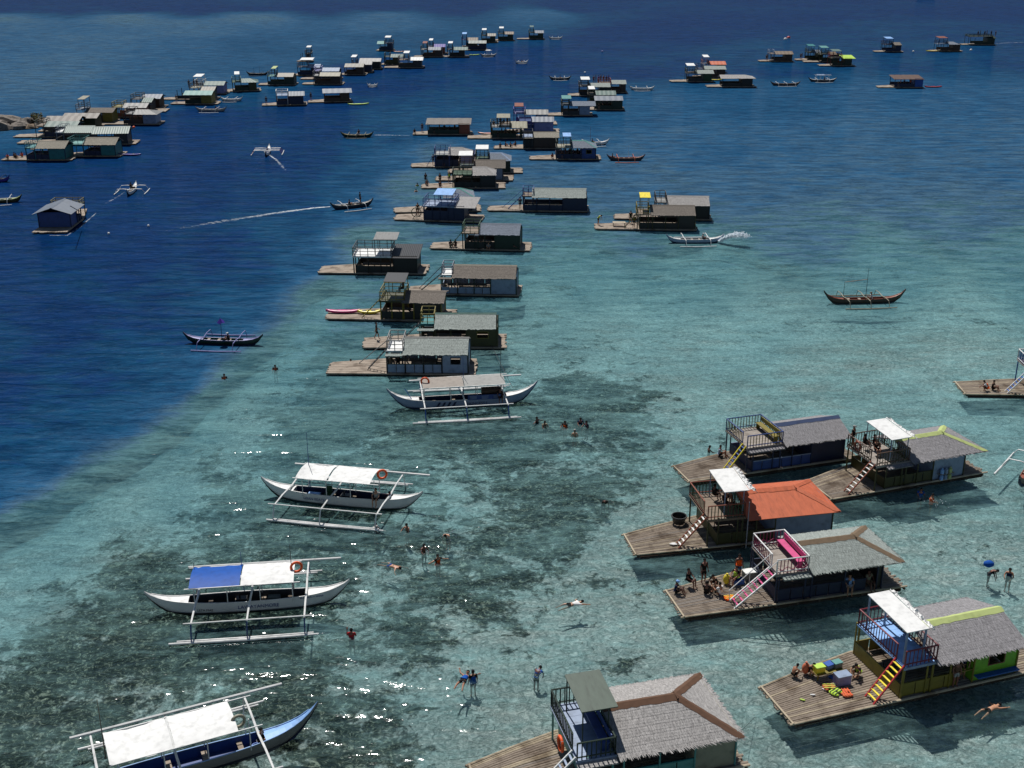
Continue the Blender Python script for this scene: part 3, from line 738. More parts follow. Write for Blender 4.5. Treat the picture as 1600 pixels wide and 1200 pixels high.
K('m12c', D=790, A=818, B=865, E=874, yA=208, yB=208, W=3.6, wall='blueshade', cabin='lav', rc='metal', rk='sheet', r0=831, r1=866, t0=810, t1=831, rail='blueshade', fl='blueshade', split=.35, rh=.5,
  label='raft cottage with pale cabin and grey roof, second row of the crowded cluster')
K('m12a', D=731, A=768, B=816, E=822, yA=218, yB=218, W=3.9, wall='dkgreen', rc='cream', rk='sheet', rs='flat', r0=797, r1=824, t0=766, t1=798, rail='olive', fl='metalw', c0=776, c1=797, cc='cream', ch=1.75, split=.8, openall=True,
  label='crowded raft cottage with cream canopy over green rails and an orange kayak at its side')
K('m12d', D=772, A=817, B=872, E=874, yA=234, yB=234, W=3.7, wall='black', cabin='dkbrown', rc='thatchw', r0=818, r1=874, low=1.3, t0=817, t1=833, rail='dkgrey', fl='pale', split=.3, rise=.6,
  label='raft cottage with whitish shaggy thatch over dark closed walls, front of the crowded cluster')
K('m13', D=828, A=868, B=931, E=939, yA=251, yB=251, W=3.9, wall='navy', cabin='blueshade', rc='metal', rs='hip', cap='aqua', r0=892, r1=933, t0=869, t1=894, rail='dkgreen', fl='cream', c0=880, c1=893, cy=(.6, 3), cc='sky', ch=1.75, window='mustard',
  label='blue raft cottage with a yellow window and a small sky blue canopy')
K('m14e', D=940, A=955, B=978, E=980, yA=146, yB=146, W=4.0, wall='dkbrown', rc='thatchg', r0=955, r1=979, t0=935, t1=955, rail='maroon', fl='brown',
  label='raft cottage with a tall closed brown cabin, farthest right in the middle line')
K('m14d', D=888, A=905, B=955, E=958, yA=151, yB=151, W=4.0, wall='black', rc='thatchg', r0=904, r1=954, t0=905, t1=920, rail='dkgrey', fl='dkgrey', c0=908, c1=922, ch=1.6,
  label='raft cottage with long pale thatch and a white canopy at its left end')
K('m14c', D=905, A=922, B=962, E=965, yA=164, yB=164, W=3.9, wall='dkgreen', rc='mint', rk='sheet', r0=929, r1=963, t0=919, t1=930, rail='dkgreen', fl='tan', c0=920, c1=930, ch=1.2,
  label='raft cottage with a mint green roof and very small white canopy')
K('m14b', D=915, A=928, B=973, E=976, yA=173, yB=173, W=3.9, wall='dkgreen', rc='metal', rk='sheet', r0=929, r1=974, t0=None, label='raft cottage with light grey metal roof and people under it, beside the mint roof')
K('m14a', D=853, A=879, B=922, E=926, yA=182, yB=182, W=3.9, wall='dkgrey', cabin='pale', rc='metal', r0=887, r1=931, t0=877, t1=890, rail='dkgreen', fl='metalw', c0=878, c1=893, cc='aqua', ch=1.4, split=.6,
  label='raft cottage with an aqua canopy and a pale cabin, front left of its cluster')
# --- far right
K('r1c', D=1090, A=1102, B=1133, E=1135, yA=114, yB=114, wall='rust', rc='tarorange', rk='sheet', r0=1107, r1=1135, t0=1098, t1=1108, rail='rust', fl='pale', c0=1100, c1=1109, label='far raft cottage with an orange roof and white canopy')
K('r1b', D=1085, A=1098, B=1133, E=1135, yA=122, yB=122, wall='dkbrown', rc='thatchg', r0=1100, r1=1135, t0=1090, t1=1100, rail='navy', fl='navy', label='far raft cottage with dull thatch in front of the orange roof')
K('r1a', D=1048, A=1075, B=1112, E=1114, yA=129, yB=129, wall='dkgrey', cabin='green', rc='thatchg', r0=1087, r1=1116, t0=1073, t1=1089, rail='dkgreen', fl='tan', c0=1074, c1=1087, label='far raft cottage with a green cabin, white canopy and long pale foredeck')
K('r1d', D=1105, A=1128, B=1176, E=1182, yA=137, yB=137, wall='black', rc='thatch', r0=1126, r1=1181, rs='hip', t0=None, label='far black raft cottage with a grey hipped roof and no tower')
K('r2a', D=1187, A=1208, B=1238, E=1240, yA=97, yB=97, wall='dkbrown', rc='tan', rk='sheet', r0=1209, r1=1240, t0=1203, t1=1211, rail='pale', fl='tan', label='far raft cottage with a beige roof and dark brown walls')
K('r2b', D=1244, A=1262, B=1286, E=1290, yA=95, yB=95, wall='dkgreen', rc='metal', r0=1270, r1=1283, t0=1262, t1=1272, rail='dkgreen', fl='olive', c0=1264, c1=1275, cc='teal', label='far green raft cottage with a teal canopy')
K('r2c', D=1256, A=1283, B=1312, E=1314, yA=98, yB=98, wall='dkgreen', rc='tan', r0=1290, r1=1308, t0=1280, t1=1296, rail='olive', fl='olive', c0=1284, c1=1296, cc='aqua', label='far raft cottage with aqua canopy and stairs, in the middle of the right cluster')
K('r2d', D=1281, A=1300, B=1331, E=1336, yA=104, yB=104, wall='dkgreen', rc='lime', rk='sheet', r0=1317, r1=1337, rs='flat', t0=1298, t1=1317, rail='maroon', fl='olive', c0=1302, c1=1316, cc='mint', label='far raft cottage with a bright lime roof')
K('r3', D=1367, A=1383, B=1408, E=1412, yA=82, yB=82, wall='navy', rc='thatchd', r0=1396, r1=1409, t0=1382, t1=1396, rail='navy', fl='navy', c0=1386, c1=1397, cc='sky', label='far navy raft cottage with a sky blue canopy, alone at the right')
K('r4', D=1455, A=1469, B=1500, E=1504, yA=81, yB=81, wall='dkbrown', rc='metal', rs='hip', r0=1483, r1=1500, t0=1466, t1=1482, rail='navy', fl='pale', c0=1468, c1=1482, cc='rust', label='far raft cottage with a reddish canopy and a yellow kayak at its bow')
K('r5', D=1504, A=1522, B=1554, E=1556, yA=71, yB=71, wall='dkgreen', rc='dkgreen', r0=1512, r1=1556, t0=1514, t1=1552, rail='dkgreen', fl='dkgreen', tz=2.6, rh=.5, label='far dark green raft cottage crowded on top, farthest right')
K('r6', D=1373, A=1397, B=1442, E=1443, yA=138, yB=138, wall='navy', cabin='blue', rc='brown', rk='sheet', rs='flat', r0=1397, r1=1444, t0=None, split=.7, label='blue raft cottage with a flat brown roof and a red kayak behind')
# --- left side
K('l0', D=101, A=78, B=60, E=50, yA=345.7, yB=358.7, W=4.3, rl=(-.5, 5.0), wall='navy', cabin='blueshade', rc='metal', rk='sheet', r0=83, r1=50, split=.4, tl=(-2.7, -.7), t0=100, t1=97, rail='mustard', fl='dkgreen', ty=0.1, rise=.8, tz=1.9, rh=.6,
  label='slate roofed blue raft cottage adrift alone in the deep channel')
K('la', D=2, A=41, B=103, E=112, yA=252, yB=252, W=4, wall='navy', cabin='teal', rc='thatchw', r0=48, r1=102, t0=38, t1=54, rail='teal', fl='teal', split=.58, label='teal cabined raft cottage nearest of the left cluster, swimmers at its foredeck')
K('lb', D=100, A=130, B=181, E=188, yA=246, yB=246, W=4, wall='navy', cabin='teal', rc='thatchw', r0=129, r1=181, t0=105, t1=130, rail='teal', fl='aqua', split=.55, label='teal raft cottage with a railed teal upper deck, right of the nearest left one')
K('lc', D=135, A=144, B=200, E=213, yA=228, yB=227, W=4, wall='navy', cabin='dkgrey', rc='mint', rk='sheet', r0=143, r1=201, t0=None, label='raft cottage with a long mint roof at the right of the left cluster')
K('ld', D=26, A=87, B=142, E=146, yA=226, yB=226, W=4, wall='black', rc='mint', rk='sheet', r0=98, r1=144, t0=86, t1=99, rail='metal', fl='white', label='black raft cottage with mint roof and a white upper deck, in the left cluster')
K('le', D=20, A=70, B=118, E=120, yA=216, yB=216, W=4, wall='navy', rc='mint', rk='sheet', r0=68, r1=120, t0=53, t1=68, rail='dkgreen', fl='tan', label='raft cottage with pale mint roof and long white foredeck beside the rocks')
K('lf', D=60, A=70, B=120, E=124, yA=207, yB=207, W=4, wall='dkbrown', rk='sheet', rc='thatchd', r0=68, r1=124, t0=None, label='raft cottage with a dark brown roof just right of the rocks')
K('lg', D=92, A=100, B=150, E=153, yA=202, yB=202, W=4, wall='olive', rk='sheet', rc='thatchd', r0=96, r1=152, t0=None, label='olive raft cottage with dark brown roof, second from the rocks')
K('li', D=154, A=193, B=244, E=249, yA=196, yB=196, W=4, wall='dkbrown', cabin='pale', rk='sheet', rc='metalw', rs='hip', r0=192, r1=246, split=.6, t0=194, t1=207, rail='dkgrey', fl='metalw', label='raft cottage with a whitish hipped roof and pale cabin, right end of the left cluster')
K('lh', D=118, A=134, B=176, E=178, yA=193, yB=193, W=4, wall='dkbrown', cabin='mustard', rc='thatchd', r0=132, r1=177, t0=118, t1=132, tz=2.6, rail='metal', fl='metal', c0=120, c1=131, cc='cream', ch=2.0, label='raft cottage with a tall cream topped tower beside a mustard cabin')
K('lj', D=170, A=178, B=225, E=230, yA=185, yB=185, W=4, wall='rust', rk='sheet', rc='metalw', r0=180, r1=229, t0=174, t1=190, rail='mustard', fl='mustard', label='raft cottage with whitish roof and yellow upper deck, in the left cluster')
K('lk', D=190, A=196, B=236, E=258, yA=176, yB=176, W=4, wall='black', rk='sheet', rc='mint', r0=194, r1=237, t0=204, t1=219, rail='dkgrey', fl='dkgrey', tz=2.6, label='raft cottage with teal green roof and lookout rails, back of the left cluster')
K('ll', D=225, A=232, B=250, E=256, yA=170, yB=170, W=4, wall='dkbrown', rk='sheet', rc='metal', r0=220, r1=251, t0=None, label='raft cottage with small grey roof peeking behind the teal green roof')
K('pa', D=266, A=289, B=331, E=340, yA=164, yB=164, W=4, wall='dkgreen', cabin='mustard', rk='sheet', rc='aqua', r0=286, r1=331, t0=None, split=.6, label='dark green raft cottage with aqua roof and yellow cabin')
K('pb', D=252, A=277, B=334, E=338, yA=157, yB=157, W=4, wall='black', rk='sheet', rc='thatchw', r0=275, r1=335, t0=295, t1=311, rail='dkgrey', fl='cream', tz=2.6, label='raft cottage with pale roofs and a crowd on top, behind the aqua roof')
K('pc', D=300, A=318, B=350, E=354, yA=148, yB=148, W=4, wall='dkgrey', cabin='lav', rk='sheet', rc='mint', r0=318, r1=350, t0=302, t1=317, rail='white', fl='metalw', c0=301, c1=314, label='raft cottage with mint roof, lavender cabin and a white canopy')
K('pd', D=348, A=367, B=402, E=408, yA=144, yB=143, W=4.3, wall='dkgreen', cabin='olive', rk='sheet', rc='mint', rs='hip', r0=370, r1=404, t0=362, t1=377, rail='green', fl='green', c0=366, c1=374, label='green raft cottage with a tiered green tower and tiny white canopy')
K('pe', D=403, A=418, B=460, E=462, yA=134, yB=134, W=4, wall='dkgreen', rk='sheet', rc='thatchw', r0=430, r1=458, t0=417, t1=430, rail='dkgreen', fl='aqua', c0=423, c1=430, cc='palelime', label='dark green raft cottage with a pale lime canopy')
K('pf', D=410, A=432, B=475, E=480, yA=166, yB=165, W=4, wall='navy', cabin='navy', rk='sheet', rc='metal', r0=451, r1=476, split=.45, t0=431, t1=450, rail='white', fl='pale', label='navy raft cottage with a white railed deck beside a closed blue cabin')
K('pg', D=482, A=507, B=547, E=550, yA=161, yB=160, W=4.2, wall='dkbrown', rk='sheet', rc='metal', rs='gable', r0=504, r1=550, t0=None, label='lone raft cottage with slate grey gable roof and a lime kayak behind')
K('ph', D=472, A=491, B=532, E=536, yA=133, yB=133, W=4, wall='dkbrown', rk='sheet', rc='cream', r0=498, r1=531, t0=488, t1=498, rail='dkgrey', fl='grey', label='dark brown raft cottage with a cream roof in front of the white roof')
K('pi', D=469, A=490, B=531, E=533, yA=125, yB=125, W=4, wall='black', rk='sheet', rc='pale', r0=502, r1=530, t0=490, t1=502, rail='lav', fl='lav', label='raft cottage with a bluish white roof behind the cream one')
K('pj', D=458, A=465, B=498, E=500, yA=119, yB=119, W=4, wall='navy', rk='sheet', rc='pale', r0=476, r1=500, t0=464, t1=480, rail='navy', fl='navy', c0=468, c1=488, label='navy raft cottage with a long white canopy, left end of its group')
K('pk', D=464, A=470, B=484, E=488, yA=97, yB=97, W=3, wall='dkgrey', rk='sheet', rc='grey', rs='flat', r0=470, r1=484, t0=476, t1=486, rail='dkgrey', fl='dkgrey', c0=478, c1=485, label='tiny far raft with a single white topped shelter')
K('pn', D=555, A=562, B=594, E=596, yA=109, yB=109, W=4, wall='black', rk='sheet', rc='thatch', r0=561, r1=595, t0=None, label='black raft cottage with dull roof, rear right of a trio of brown roofs')
K('pm', D=545, A=552, B=580, E=582, yA=114, yB=114, W=4, wall='navy', rk='sheet', rc='thatch', r0=560, r1=581, t0=549, t1=557, rail='navy', fl='navy', c0=548, c1=556, label='navy raft cottage with small white canopy, middle of a trio of brown roofs')
K('pl', D=532, A=538, B=568, E=572, yA=118, yB=118, W=4, wall='dkbrown', rk='sheet', rc='thatchw', r0=538, r1=568, t0=None, label='dark brown raft cottage with a pale roof, nearest of the trio')
K('pq', D=588, A=592, B=613, E=616, yA=80, yB=80, W=4, wall='navy', rk='sheet', rc='aqua', r0=589, r1=600, t0=600, t1=614, rail='navy', fl='navy', c0=601, c1=610, label='far blue raft cottage with aqua roof and an orange kayak beside it')
K('pp', D=596, A=600, B=622, E=628, yA=102, yB=102, W=4, wall='olive', rk='sheet', rc='mint', r0=610, r1=630, t0=600, t1=609, rail='dkgreen', fl='dkgreen', label='olive raft cottage with two mint roof slopes and orange clutter on deck')
K('po', D=600, A=622, B=659, E=662, yA=107, yB=107, W=4, wall='dkgrey', rk='sheet', rc='white', r0=638, r1=661, t0=622, t1=638, rail='dkbrown', fl='tan', c0=630, c1=639, label='raft cottage with a bright white roof, right of the mint roofs')
K('pss', D=672, A=676, B=695, E=700, yA=85, yB=85, W=4, wall='rust', rk='sheet', rc='purple', r0=677, r1=696, t0=667, t1=677, rail='navy', fl='navy', c0=670, c1=676, label='far raft cottage with a violet roof')
K('pr', D=646, A=660, B=691, E=693, yA=90, yB=90, W=4, wall='dkbrown', rk='sheet', rc='metal', r0=668, r1=689, t0=657, t1=668, rail='dkgreen', fl='grey', c0=660, c1=667, cc='rust', label='far raft cottage with grey roof in front of the violet roof')
K('pt', D=694, A=702, B=726, E=732, yA=90, yB=90, W=4, wall='black', rk='sheet', rc='mint', r0=707, r1=731, t0=698, t1=707, rail='dkgrey', fl='dkgrey', c0=700, c1=707, label='far black raft cottage with mint grey roof, right of the violet roof')
K('pv', D=722, A=729, B=746, E=748, yA=74, yB=74, W=4, wall='dkgreen', rk='sheet', rc='tan', r0=729, r1=747, t0=721, t1=729, rail='blueshade', fl='blueshade', c0=722, c1=729, cc='sky', label='far raft cottage with a blue tower and tan roof')
K('pu', D=716, A=728, B=760, E=761, yA=79, yB=79, W=4, wall='navy', rk='sheet', rc='thatchg', r0=732, r1=760, t0=None, label='far navy raft cottage with long dull roof below the blue tower')
K('pw', D=746, A=752, B=774, E=778, yA=67, yB=67, W=4, wall='dkgreen', rk='sheet', rc='thatchw', r0=759, r1=775, t0=752, t1=760, rail='olive', fl='olive', c0=753, c1=760, label='far green raft cottage with white canopy, left one of the last three')
K('px', D=774, A=778, B=802, E=803, yA=64, yB=64, W=4, wall='dkgreen', rk='sheet', rc='tan', r0=787, r1=803, t0=778, t1=787, rail='olive', fl='olive', c0=780, c1=787, label='far green raft cottage with tan roof, middle one of the last three')
K('py', D=808, A=827, B=849, E=850, yA=62, yB=62, W=4, wall='dkgreen', rk='sheet', rc='metal', r0=835, r1=850, t0=826, t1=835, rail='dkgreen', fl='dkgreen', c0=828, c1=834, cc='mint', label='last far raft cottage of the left row, grey roof and long foredeck')

# ---------------------------------------------------------------- outrigger boats
def lettering(txt, size, m, parent, loc, rot, name='lettering'):
    cu = bpy.data.curves.new('lettering', 'FONT'); cu.body = txt; cu.size = size; cu.align_x = 'CENTER'; cu.extrude = .004; cu.resolution_u = 2
    t = bpy.data.objects.new('tmp', cu); COL.objects.link(t)
    bpy.context.view_layer.update()
    me = bpy.data.meshes.new_from_object(t.evaluated_get(bpy.context.evaluated_depsgraph_get()))
    bpy.data.objects.remove(t); me.materials.clear(); me.materials.append(m)
    o = bpy.data.objects.new(name, me); COL.objects.link(o); o.parent = parent; o.location = loc; o.rotation_euler = rot
    o['label'] = 'the words ' + txt
    return o
def hull_mesh(L_, B_, zg, tipz, n=28, open_from=.62, sides=5):
    """outside of a double-ended hull; returns mesh builder and helper functions"""
    def hw(t): return B_ / 2 * max(.0, 1 - abs(t) ** 2.1) ** .95 + .022
    def gz(t): return zg + (tipz - zg) * abs(t) ** 6.5 + .1 * t * t
    def kz(t): return -.28 + (tipz + .22) * max(0, (abs(t) - .56) / .44) ** 2.1
    return hw, gz, kz
def bangka(p, yaw, L_, label, hull='white', inside='blueshade', top='white', beams=(-.3, 0, .3), spread=3.4, rail=3.05, zr=1.0, col='white', colend=None, B_=1.15,
           zg=.62, tipz=1.35, canopy=None, big=False, keel='navy', float_len=.7, mast=None, text=None, tipcol=None, boom=None):
    root = thing('outrigger_boat', (p.x, p.y, 0), yaw, label, 'outrigger boat', 'outrigger boats on the bay')
    hw, gz, kz = hull_mesh(L_, B_, zg, tipz)
    n = 30 if big else 16
    ts = [-1 + 2 * i / n for i in range(n + 1)]
    mb = MB(); prof = []
    for t in ts:
        h, g, k = hw(t), gz(t), min(kz(t), gz(t) - .03); x = t * L_ / 2
        ring = [(x, -h, g), (x, -h * .95, g * .5 + k * .5), (x, -h * .6, k + (g - k) * .14), (x, 0, k), (x, h * .6, k + (g - k) * .14), (x, h * .95, g * .5 + k * .5), (x, h, g)]
        mb.v += ring
    for i in range(n):
        for j in range(6):
            a = i * 7 + j; mb.f.append((a, a + 1, a + 8, a + 7))
    hu = obj('hull', mb, mat(hull, 'hull', .35), root, smooth=True)
    kb = MB()
    for t in ts:
        h, g, k = hw(t) + .006, gz(t), min(kz(t), gz(t) - .03); x = t * L_ / 2
        zb = max(k + .01, min(.1 + .45 * max(0, abs(t) - .5) ** 1.2, g - .05)); 
        kb.v += [(x, -h * .97, zb), (x, -h * .62, k + (g - k) * .14 - .006), (x, 0, k - .01), (x, h * .62, k + (g - k) * .14 - .006), (x, h * .97, zb)]
    for i in range(n):
        for j in range(4):
            a = i * 5 + j; kb.f.append((a, a + 1, a + 6, a + 5))
    obj('keel_strip', kb, mat(keel), hu)
    o0 = .58 if big else .5
    # end decks
    for s in (-1, 1):
        d = MB(); K_ = 8
        for i in range(K_ + 1):
            t = s * (o0 + (1 - o0) * i / K_); x = t * L_ / 2
            d.v += [(x, -hw(t) + .012, gz(t) - .012), (x, 0, gz(t) + .03), (x, hw(t) - .012, gz(t) - .012)]
        for i in range(K_):
            for j in range(2):
                a = i * 3 + j; d.f.append((a, a + 1, a + 4, a + 3) if s < 0 else (a, a + 3, a + 4, a + 1))
        obj('end_deck', d, mat(top if s < 0 else (tipcol or top)), root)
    # inside
    ib = MB(); K_ = 12
    for i in range(K_ + 1):
        t = -o0 + 2 * o0 * i / K_; x = t * L_ / 2; h = hw(t) - .05
        ib.v += [(x, -h, gz(t) - .02), (x, -h * .85, .12), (x, h * .85, .12), (x, h, gz(t) - .02)]
    for i in range(K_):
        for j in range(3):
            a = i * 4 + j; ib.f.append((a, a + 4, a + 5, a + 1))
    obj('inside', ib, mat(inside), root)
    gun = MB()
    for s in (-1, 1):
        gun.tube([(t * L_ / 2, s * (hw(t) - .005), gz(t) + .012) for t in ts[1:-1]], .028 if big else .035, 5)
    obj('gunwale', gun, mat(top), hu, kind='stuff')
    for k in range(4 if big else 3):
        x = L_ * (-.2 + .13 * k); obj('thwart', MB().box(x, -B_ * .4, .38, x + .25, B_ * .4, .42), mat('wood', 'wood'), root)
    # outriggers
    rb = .058 if big else .045
    a_ = spread
    for bx in beams:
        x = bx * L_
        for s in (-1, 1):
            arc = [(x, 0, zg + .2), (x, s * rail * .5, zg + .2 + (zr - zg - .2) * .5 + .08), (x, s * rail, zr)]
            b_ = obj('outrigger_beam', MB().tube(arc, [rb * 1.1, rb, rb * .9], 6), mat(col, 'paint', .4), root)
            obj('beam_end', MB().tube([(x, s * rail, zr), (x, s * (rail + (a_ - rail) * .7), zr * .45), (x, s * a_, .1)], [rb * .8, rb * .7, rb * .6], 6), mat(colend or col, 'paint', .4), b_)
    fl = L_ * float_len / 2
    for s in (-1, 1):
        obj('outrigger_float', MB().tube([(-fl, s * a_, .1), (0, s * a_, .06), (fl, s * a_, .14)], [.06, .085 if big else .07, .05], 8), mat(col, 'paint', .4), root)
        if big:
            obj('outrigger_float', MB().tube([(-fl * .9, s * (a_ - .19), .1), (0, s * (a_ - .17), .07), (fl * .93, s * (a_ - .19), .13)], [.05, .08, .045], 8), mat(col, 'paint', .4), root)
            e0, e1 = min(beams) * L_ - .3, max(beams) * L_ + .3
            obj('side_rail', MB().tube([(e0 - (.1 if s < 0 else .6), s * rail, zr + .09), (e1 + (.1 if s < 0 else 1.6), s * rail, zr + .12)], .045 if s < 0 else .075, 6), mat(col, 'paint', .4), root)
    if text:
        for (tx, tt, sz, cc, zz) in text:
            x = tt * L_ / 2
            dy = -(hw(tt) * .985) - .012
            sl_ = math.atan2(-(hw(tt + .05) - hw(tt - .05)), .1 * L_ / 2)
            lettering(tx, sz, mat(cc), root, (x, dy, zz), (math.pi / 2 - .06, 0, sl_))
    if canopy:
        zc = canopy.get('z', 2.15); x0, x1 = canopy['x']; hy = canopy.get('w', 1.15)
        pm = MB().tube([(0, 0, .5), (0, 0, zc)], .03, 5).mesh('canopy_post', mat('white'))
        npst = 4
        for i in range(npst):
            for s in (-1, 1):
                o = obj('canopy_post', pm, None, root); o.location = (x0 + .1 + (x1 - x0 - .2) * i / (npst - 1), s * .55, 0)
        for (xa, xb, cc, sag) in canopy['tarps']:
            tb = MB(); NX, NY = 10, 8
            rn = random.Random(int(xa * 100) + 5)
            for i in range(NX + 1):
                for j in range(NY + 1):
                    u, v = i / NX, j / NY
                    y = -hy + 2 * hy * v
                    z = zc + .16 - .22 * abs(v - .5) ** 1.5 * 2 - sag * math.sin(math.pi * u) * (.4 + .6 * math.sin(math.pi * v)) + rn.uniform(-.009, .009) - (.05 * rn.random() if j in (0, NY) else 0)
                    tb.v.append((xa + (xb - xa) * u, y, z))
            for i in range(NX):
                for j in range(NY):
                    a = i * (NY + 1) + j; tb.f.append((a, a + NY + 1, a + NY + 2, a + 1))
            obj('tarpaulin', tb, mat(cc, 'cloth', .55), root, smooth=True)
        for s in (-1, 1):
            obj('canopy_rail', MB().tube([(x0 - .3, s * hy, zc - .06), (x1 + .4, s * hy, zc - .02)], .03, 5), mat('white'), root)
    if boom: obj('boom', MB().tube(boom, .035, 5), mat('wood', 'wood'), root)
    if mast:
        for (x, y, h, cc) in mast:
            obj('mast', MB().tube([(x, y, .3), (x, y, h)], [.035, .015], 5), mat(cc), root)
    return root
BO = {}
def yaw_of(d): return math.radians(d)
pB3 = at(388, 925, 1.0)
BO['b3'] = bangka(pB3, yaw_of(6.8), 11.4, zg=.72, label= 'large white outrigger boat with canopy half blue, half white', beams=(-.245, .015, .285), big=True, colend='blueshade',
    canopy=dict(x=(-3.0, 2.6), tarps=[(-3.05, -.3, 'blue', .05), (-.25, 2.65, 'white', .03)]), keel='black', inside='dkgrey',
    text=[('LETA MAE', -.42, .2, 'dkgrey', .22), ('LAWAYANMORE', .1, .3, 'blueshade', .3), ('BLAIR BEACH ARENA', .62, .14, 'blueshade', .62)], mast=[(2.45, .5, 3.6, 'dkgrey'), (-.35, .9, 3.1, 'blueshade'), (-3.0, .9, 2.6, 'dkgrey')])
pB2 = at(533, 765, 1.0)
BO['b2'] = bangka(pB2, yaw_of(-11.5), 11.3, zg=.72, label= 'white outrigger boat with two white tarpaulins and an open dark blue inside', beams=(-.31, -.03, .3), big=True, keel='dkgreen',
    inside='navy', canopy=dict(x=(-2.6, 2.6), tarps=[(-2.7, -.55, 'white', .22), (-.45, 2.4, 'white', .06)], z=2.2), mast=[(-2.5, .8, 4.6, 'blueshade')],
    text=[('LEIAN BEACH', -.3, .26, 'blueshade', .3)])
pB1 = at(723, 615, 1.0)
BO['b1'] = bangka(pB1, yaw_of(8), 12.1, zg=.68, label= 'white and blue outrigger boat with dull grey canopy, moored below the white boarded cottage', beams=(-.265, .0, .27), big=True, colend='blue', inside='navy', hull='pale', keel='navy',
    canopy=dict(x=(-3.2, 3.3), tarps=[(-3.25, 0, 'woodg', .03), (.05, 3.3, 'grey', .02)], z=2.1), mast=[(.1, .3, 4.2, 'blueshade'), (3.1, .2, 4.8, 'dkgrey')], zr=1.05, tipz=1.7,
    text=[('PRINCESS J', .18, .34, 'navy', .22)])
# slanting stripes and a louvred side screen on the blue and white boat
for k in range(4):
    x = -1.9 + .42 * k
    obj('stripe', MB().quadbox([(x - .38, -.585, .02), (x - .2, -.585, .02), (x + .1, -.61, .56), (x - .08, -.61, .56)], .012), mat('navy'), BO['b1'])
ls = obj('side_screen', MB().box(.35, -.62, .66, 3.0, -.58, 1.05), mat('blueshade'), BO['b1'])
for k in range(3):
    for j in range(3): obj('louvre', MB().box(.5 + .95 * k, -.645, .74 + .1 * j, 1.05 + .95 * k, -.622, .775 + .1 * j), mat('pale'), ls)
obj('engine_box', MB().tube([(1.5, 0, 1.15), (3.0, 0, 1.15)], .32, 10), mat('dkbrown'), BO['b1'])
obj('blue_poles', MB().tube([(-3.9, -.3, .5), (-4.6, .2, 1.6)], .03, 5), mat('blue'), BO['b1'])
yw = yaw_of(24.7); nrm = Vector((-math.sin(yw), math.cos(yw), 0))
pB4 = at(270, 1115, 1.0) - nrm * 3.05
BO['b4'] = bangka(pB4, yw, 12.6, 'white hulled outrigger boat with bright blue bow, cut by the bottom edge', beams=(-.3, -.03, .27), big=True, hull='metalw', keel='navy', inside='blueshade', top='sky', tipz=1.7,
    canopy=dict(x=(-3.0, 3.0), tarps=[(-3.3, -.6, 'white', .2), (-.5, 2.3, 'white', .03)], z=2.25, w=1.2), mast=[(-3.3, 1.9, 3.6, 'tan')])
# small paddle and motor boats
def small(key, px, py, yaw, L_, label, **k):
    kw = dict(B_=.75, zg=.44, tipz=1.0, spread=2.25, rail=1.85, zr=.72, float_len=.62, beams=(-.22, .2)); kw.update(k)
    BO[key] = bangka(at(px, py, .4), yaw_of(yaw), L_, label, **kw)
small('s1', 349, 531, -5, 7.5, 'green outrigger boat with lilac outriggers and a folded purple umbrella', hull='dkgreen', inside='green', top='lav', col='lav', beams=(-.24, .2), mast=[(-.15, .1, 2.6, 'navy')])
small('s2', 1350, 467, 4, 8.5, 'dark red outrigger boat with three pale crooked outrigger beams', hull='dkbrown', inside='rust', top='rust', keel='black', col='cream', beams=(-.25, 0, .22), mast=[(.15, 0, 3.6, 'black'), (-2.1, .2, 2.2, 'black')], tipz=1.3, boom=((-2.1, .2, 2.15), (.15, 0, 2.45)))
small('s3', 550, 320, 28, 6.2, 'grey outrigger boat under way with one man standing and one seated', hull='dkgrey', inside='dkgrey', top='metalw', col='white')
small('s4', 206, 296, 94, 6.0, 'white outrigger boat heading away across the deep channel', spread=2.1, rail=1.7, keel='navy', inside='navy')
small('s5', 418, 236, 95, 6.5, 'white and blue outrigger boat heading away with red tipped outriggers', spread=2.5, rail=2.1, colend='red', inside='blue', beams=(-.2, -.05, .15))
small('s6', 558, 211, 0, 5.9, 'green hulled outrigger boat with three white beams and lime floats', hull='dkgreen', top='mustard', keel='olive', col='cream', beams=(-.25, 0, .25), spread=1.6, rail=1.3)
small('s7', 978, 247, 0, 6.2, 'orange railed outrigger boat with a short white mast', hull='dkgrey', inside='rust', top='rust', col='tarorange', mast=[(.4, 0, 2.4, 'white')])
small('s8', 330, 171, 0, 6.4, 'pale outrigger boat with one paddler in front of the aqua roofed cottage', hull='grey', inside='grey', top='metalw')
small('s9', 362, 155, 0, 4.8, 'small white outrigger boat moored below the tiered green tower')
small('s10', 402, 115, 0, 5.4, 'dark outrigger boat with thin masts out on the left water', hull='black', top='dkgrey', col='dkgrey', mast=[(-.8, 0, 1.8, 'black'), (.6, 0, 2.3, 'black')])
small('s11', 1003, 138, -3, 5.8, 'white outrigger boat right of the tall brown cabin')
small('s12', 1227, 131, 0, 7.0, 'brown outrigger boat with three white beams, empty', hull='dkbrown', top='brown', inside='dkbrown', beams=(-.28, 0, .28))
small('s13', 1285, 125, -3, 6.7, 'dark outrigger boat with a light canopy frame and one man', hull='dkgrey', canopy=dict(x=(-1.6, 1.6), tarps=[(-1.5, .3, 'pale', .02)], w=.5, z=1.6))
small('s14', 875, 122, 0, 5.4, 'low grey outrigger boat with a lone paddler beyond the middle line', hull='dkgrey', top='grey')
small('s15', 815, 97, 10, 3.6, 'tiny white paddle boat throwing spray in open water', spread=1.2, rail=.9)
small('s16', 868, 59, 0, 4.6, 'far white outrigger boat past the last left cottage', mast=[(-.5, 0, 1.8, 'dkgrey'), (.7, 0, 1.8, 'dkgrey')])
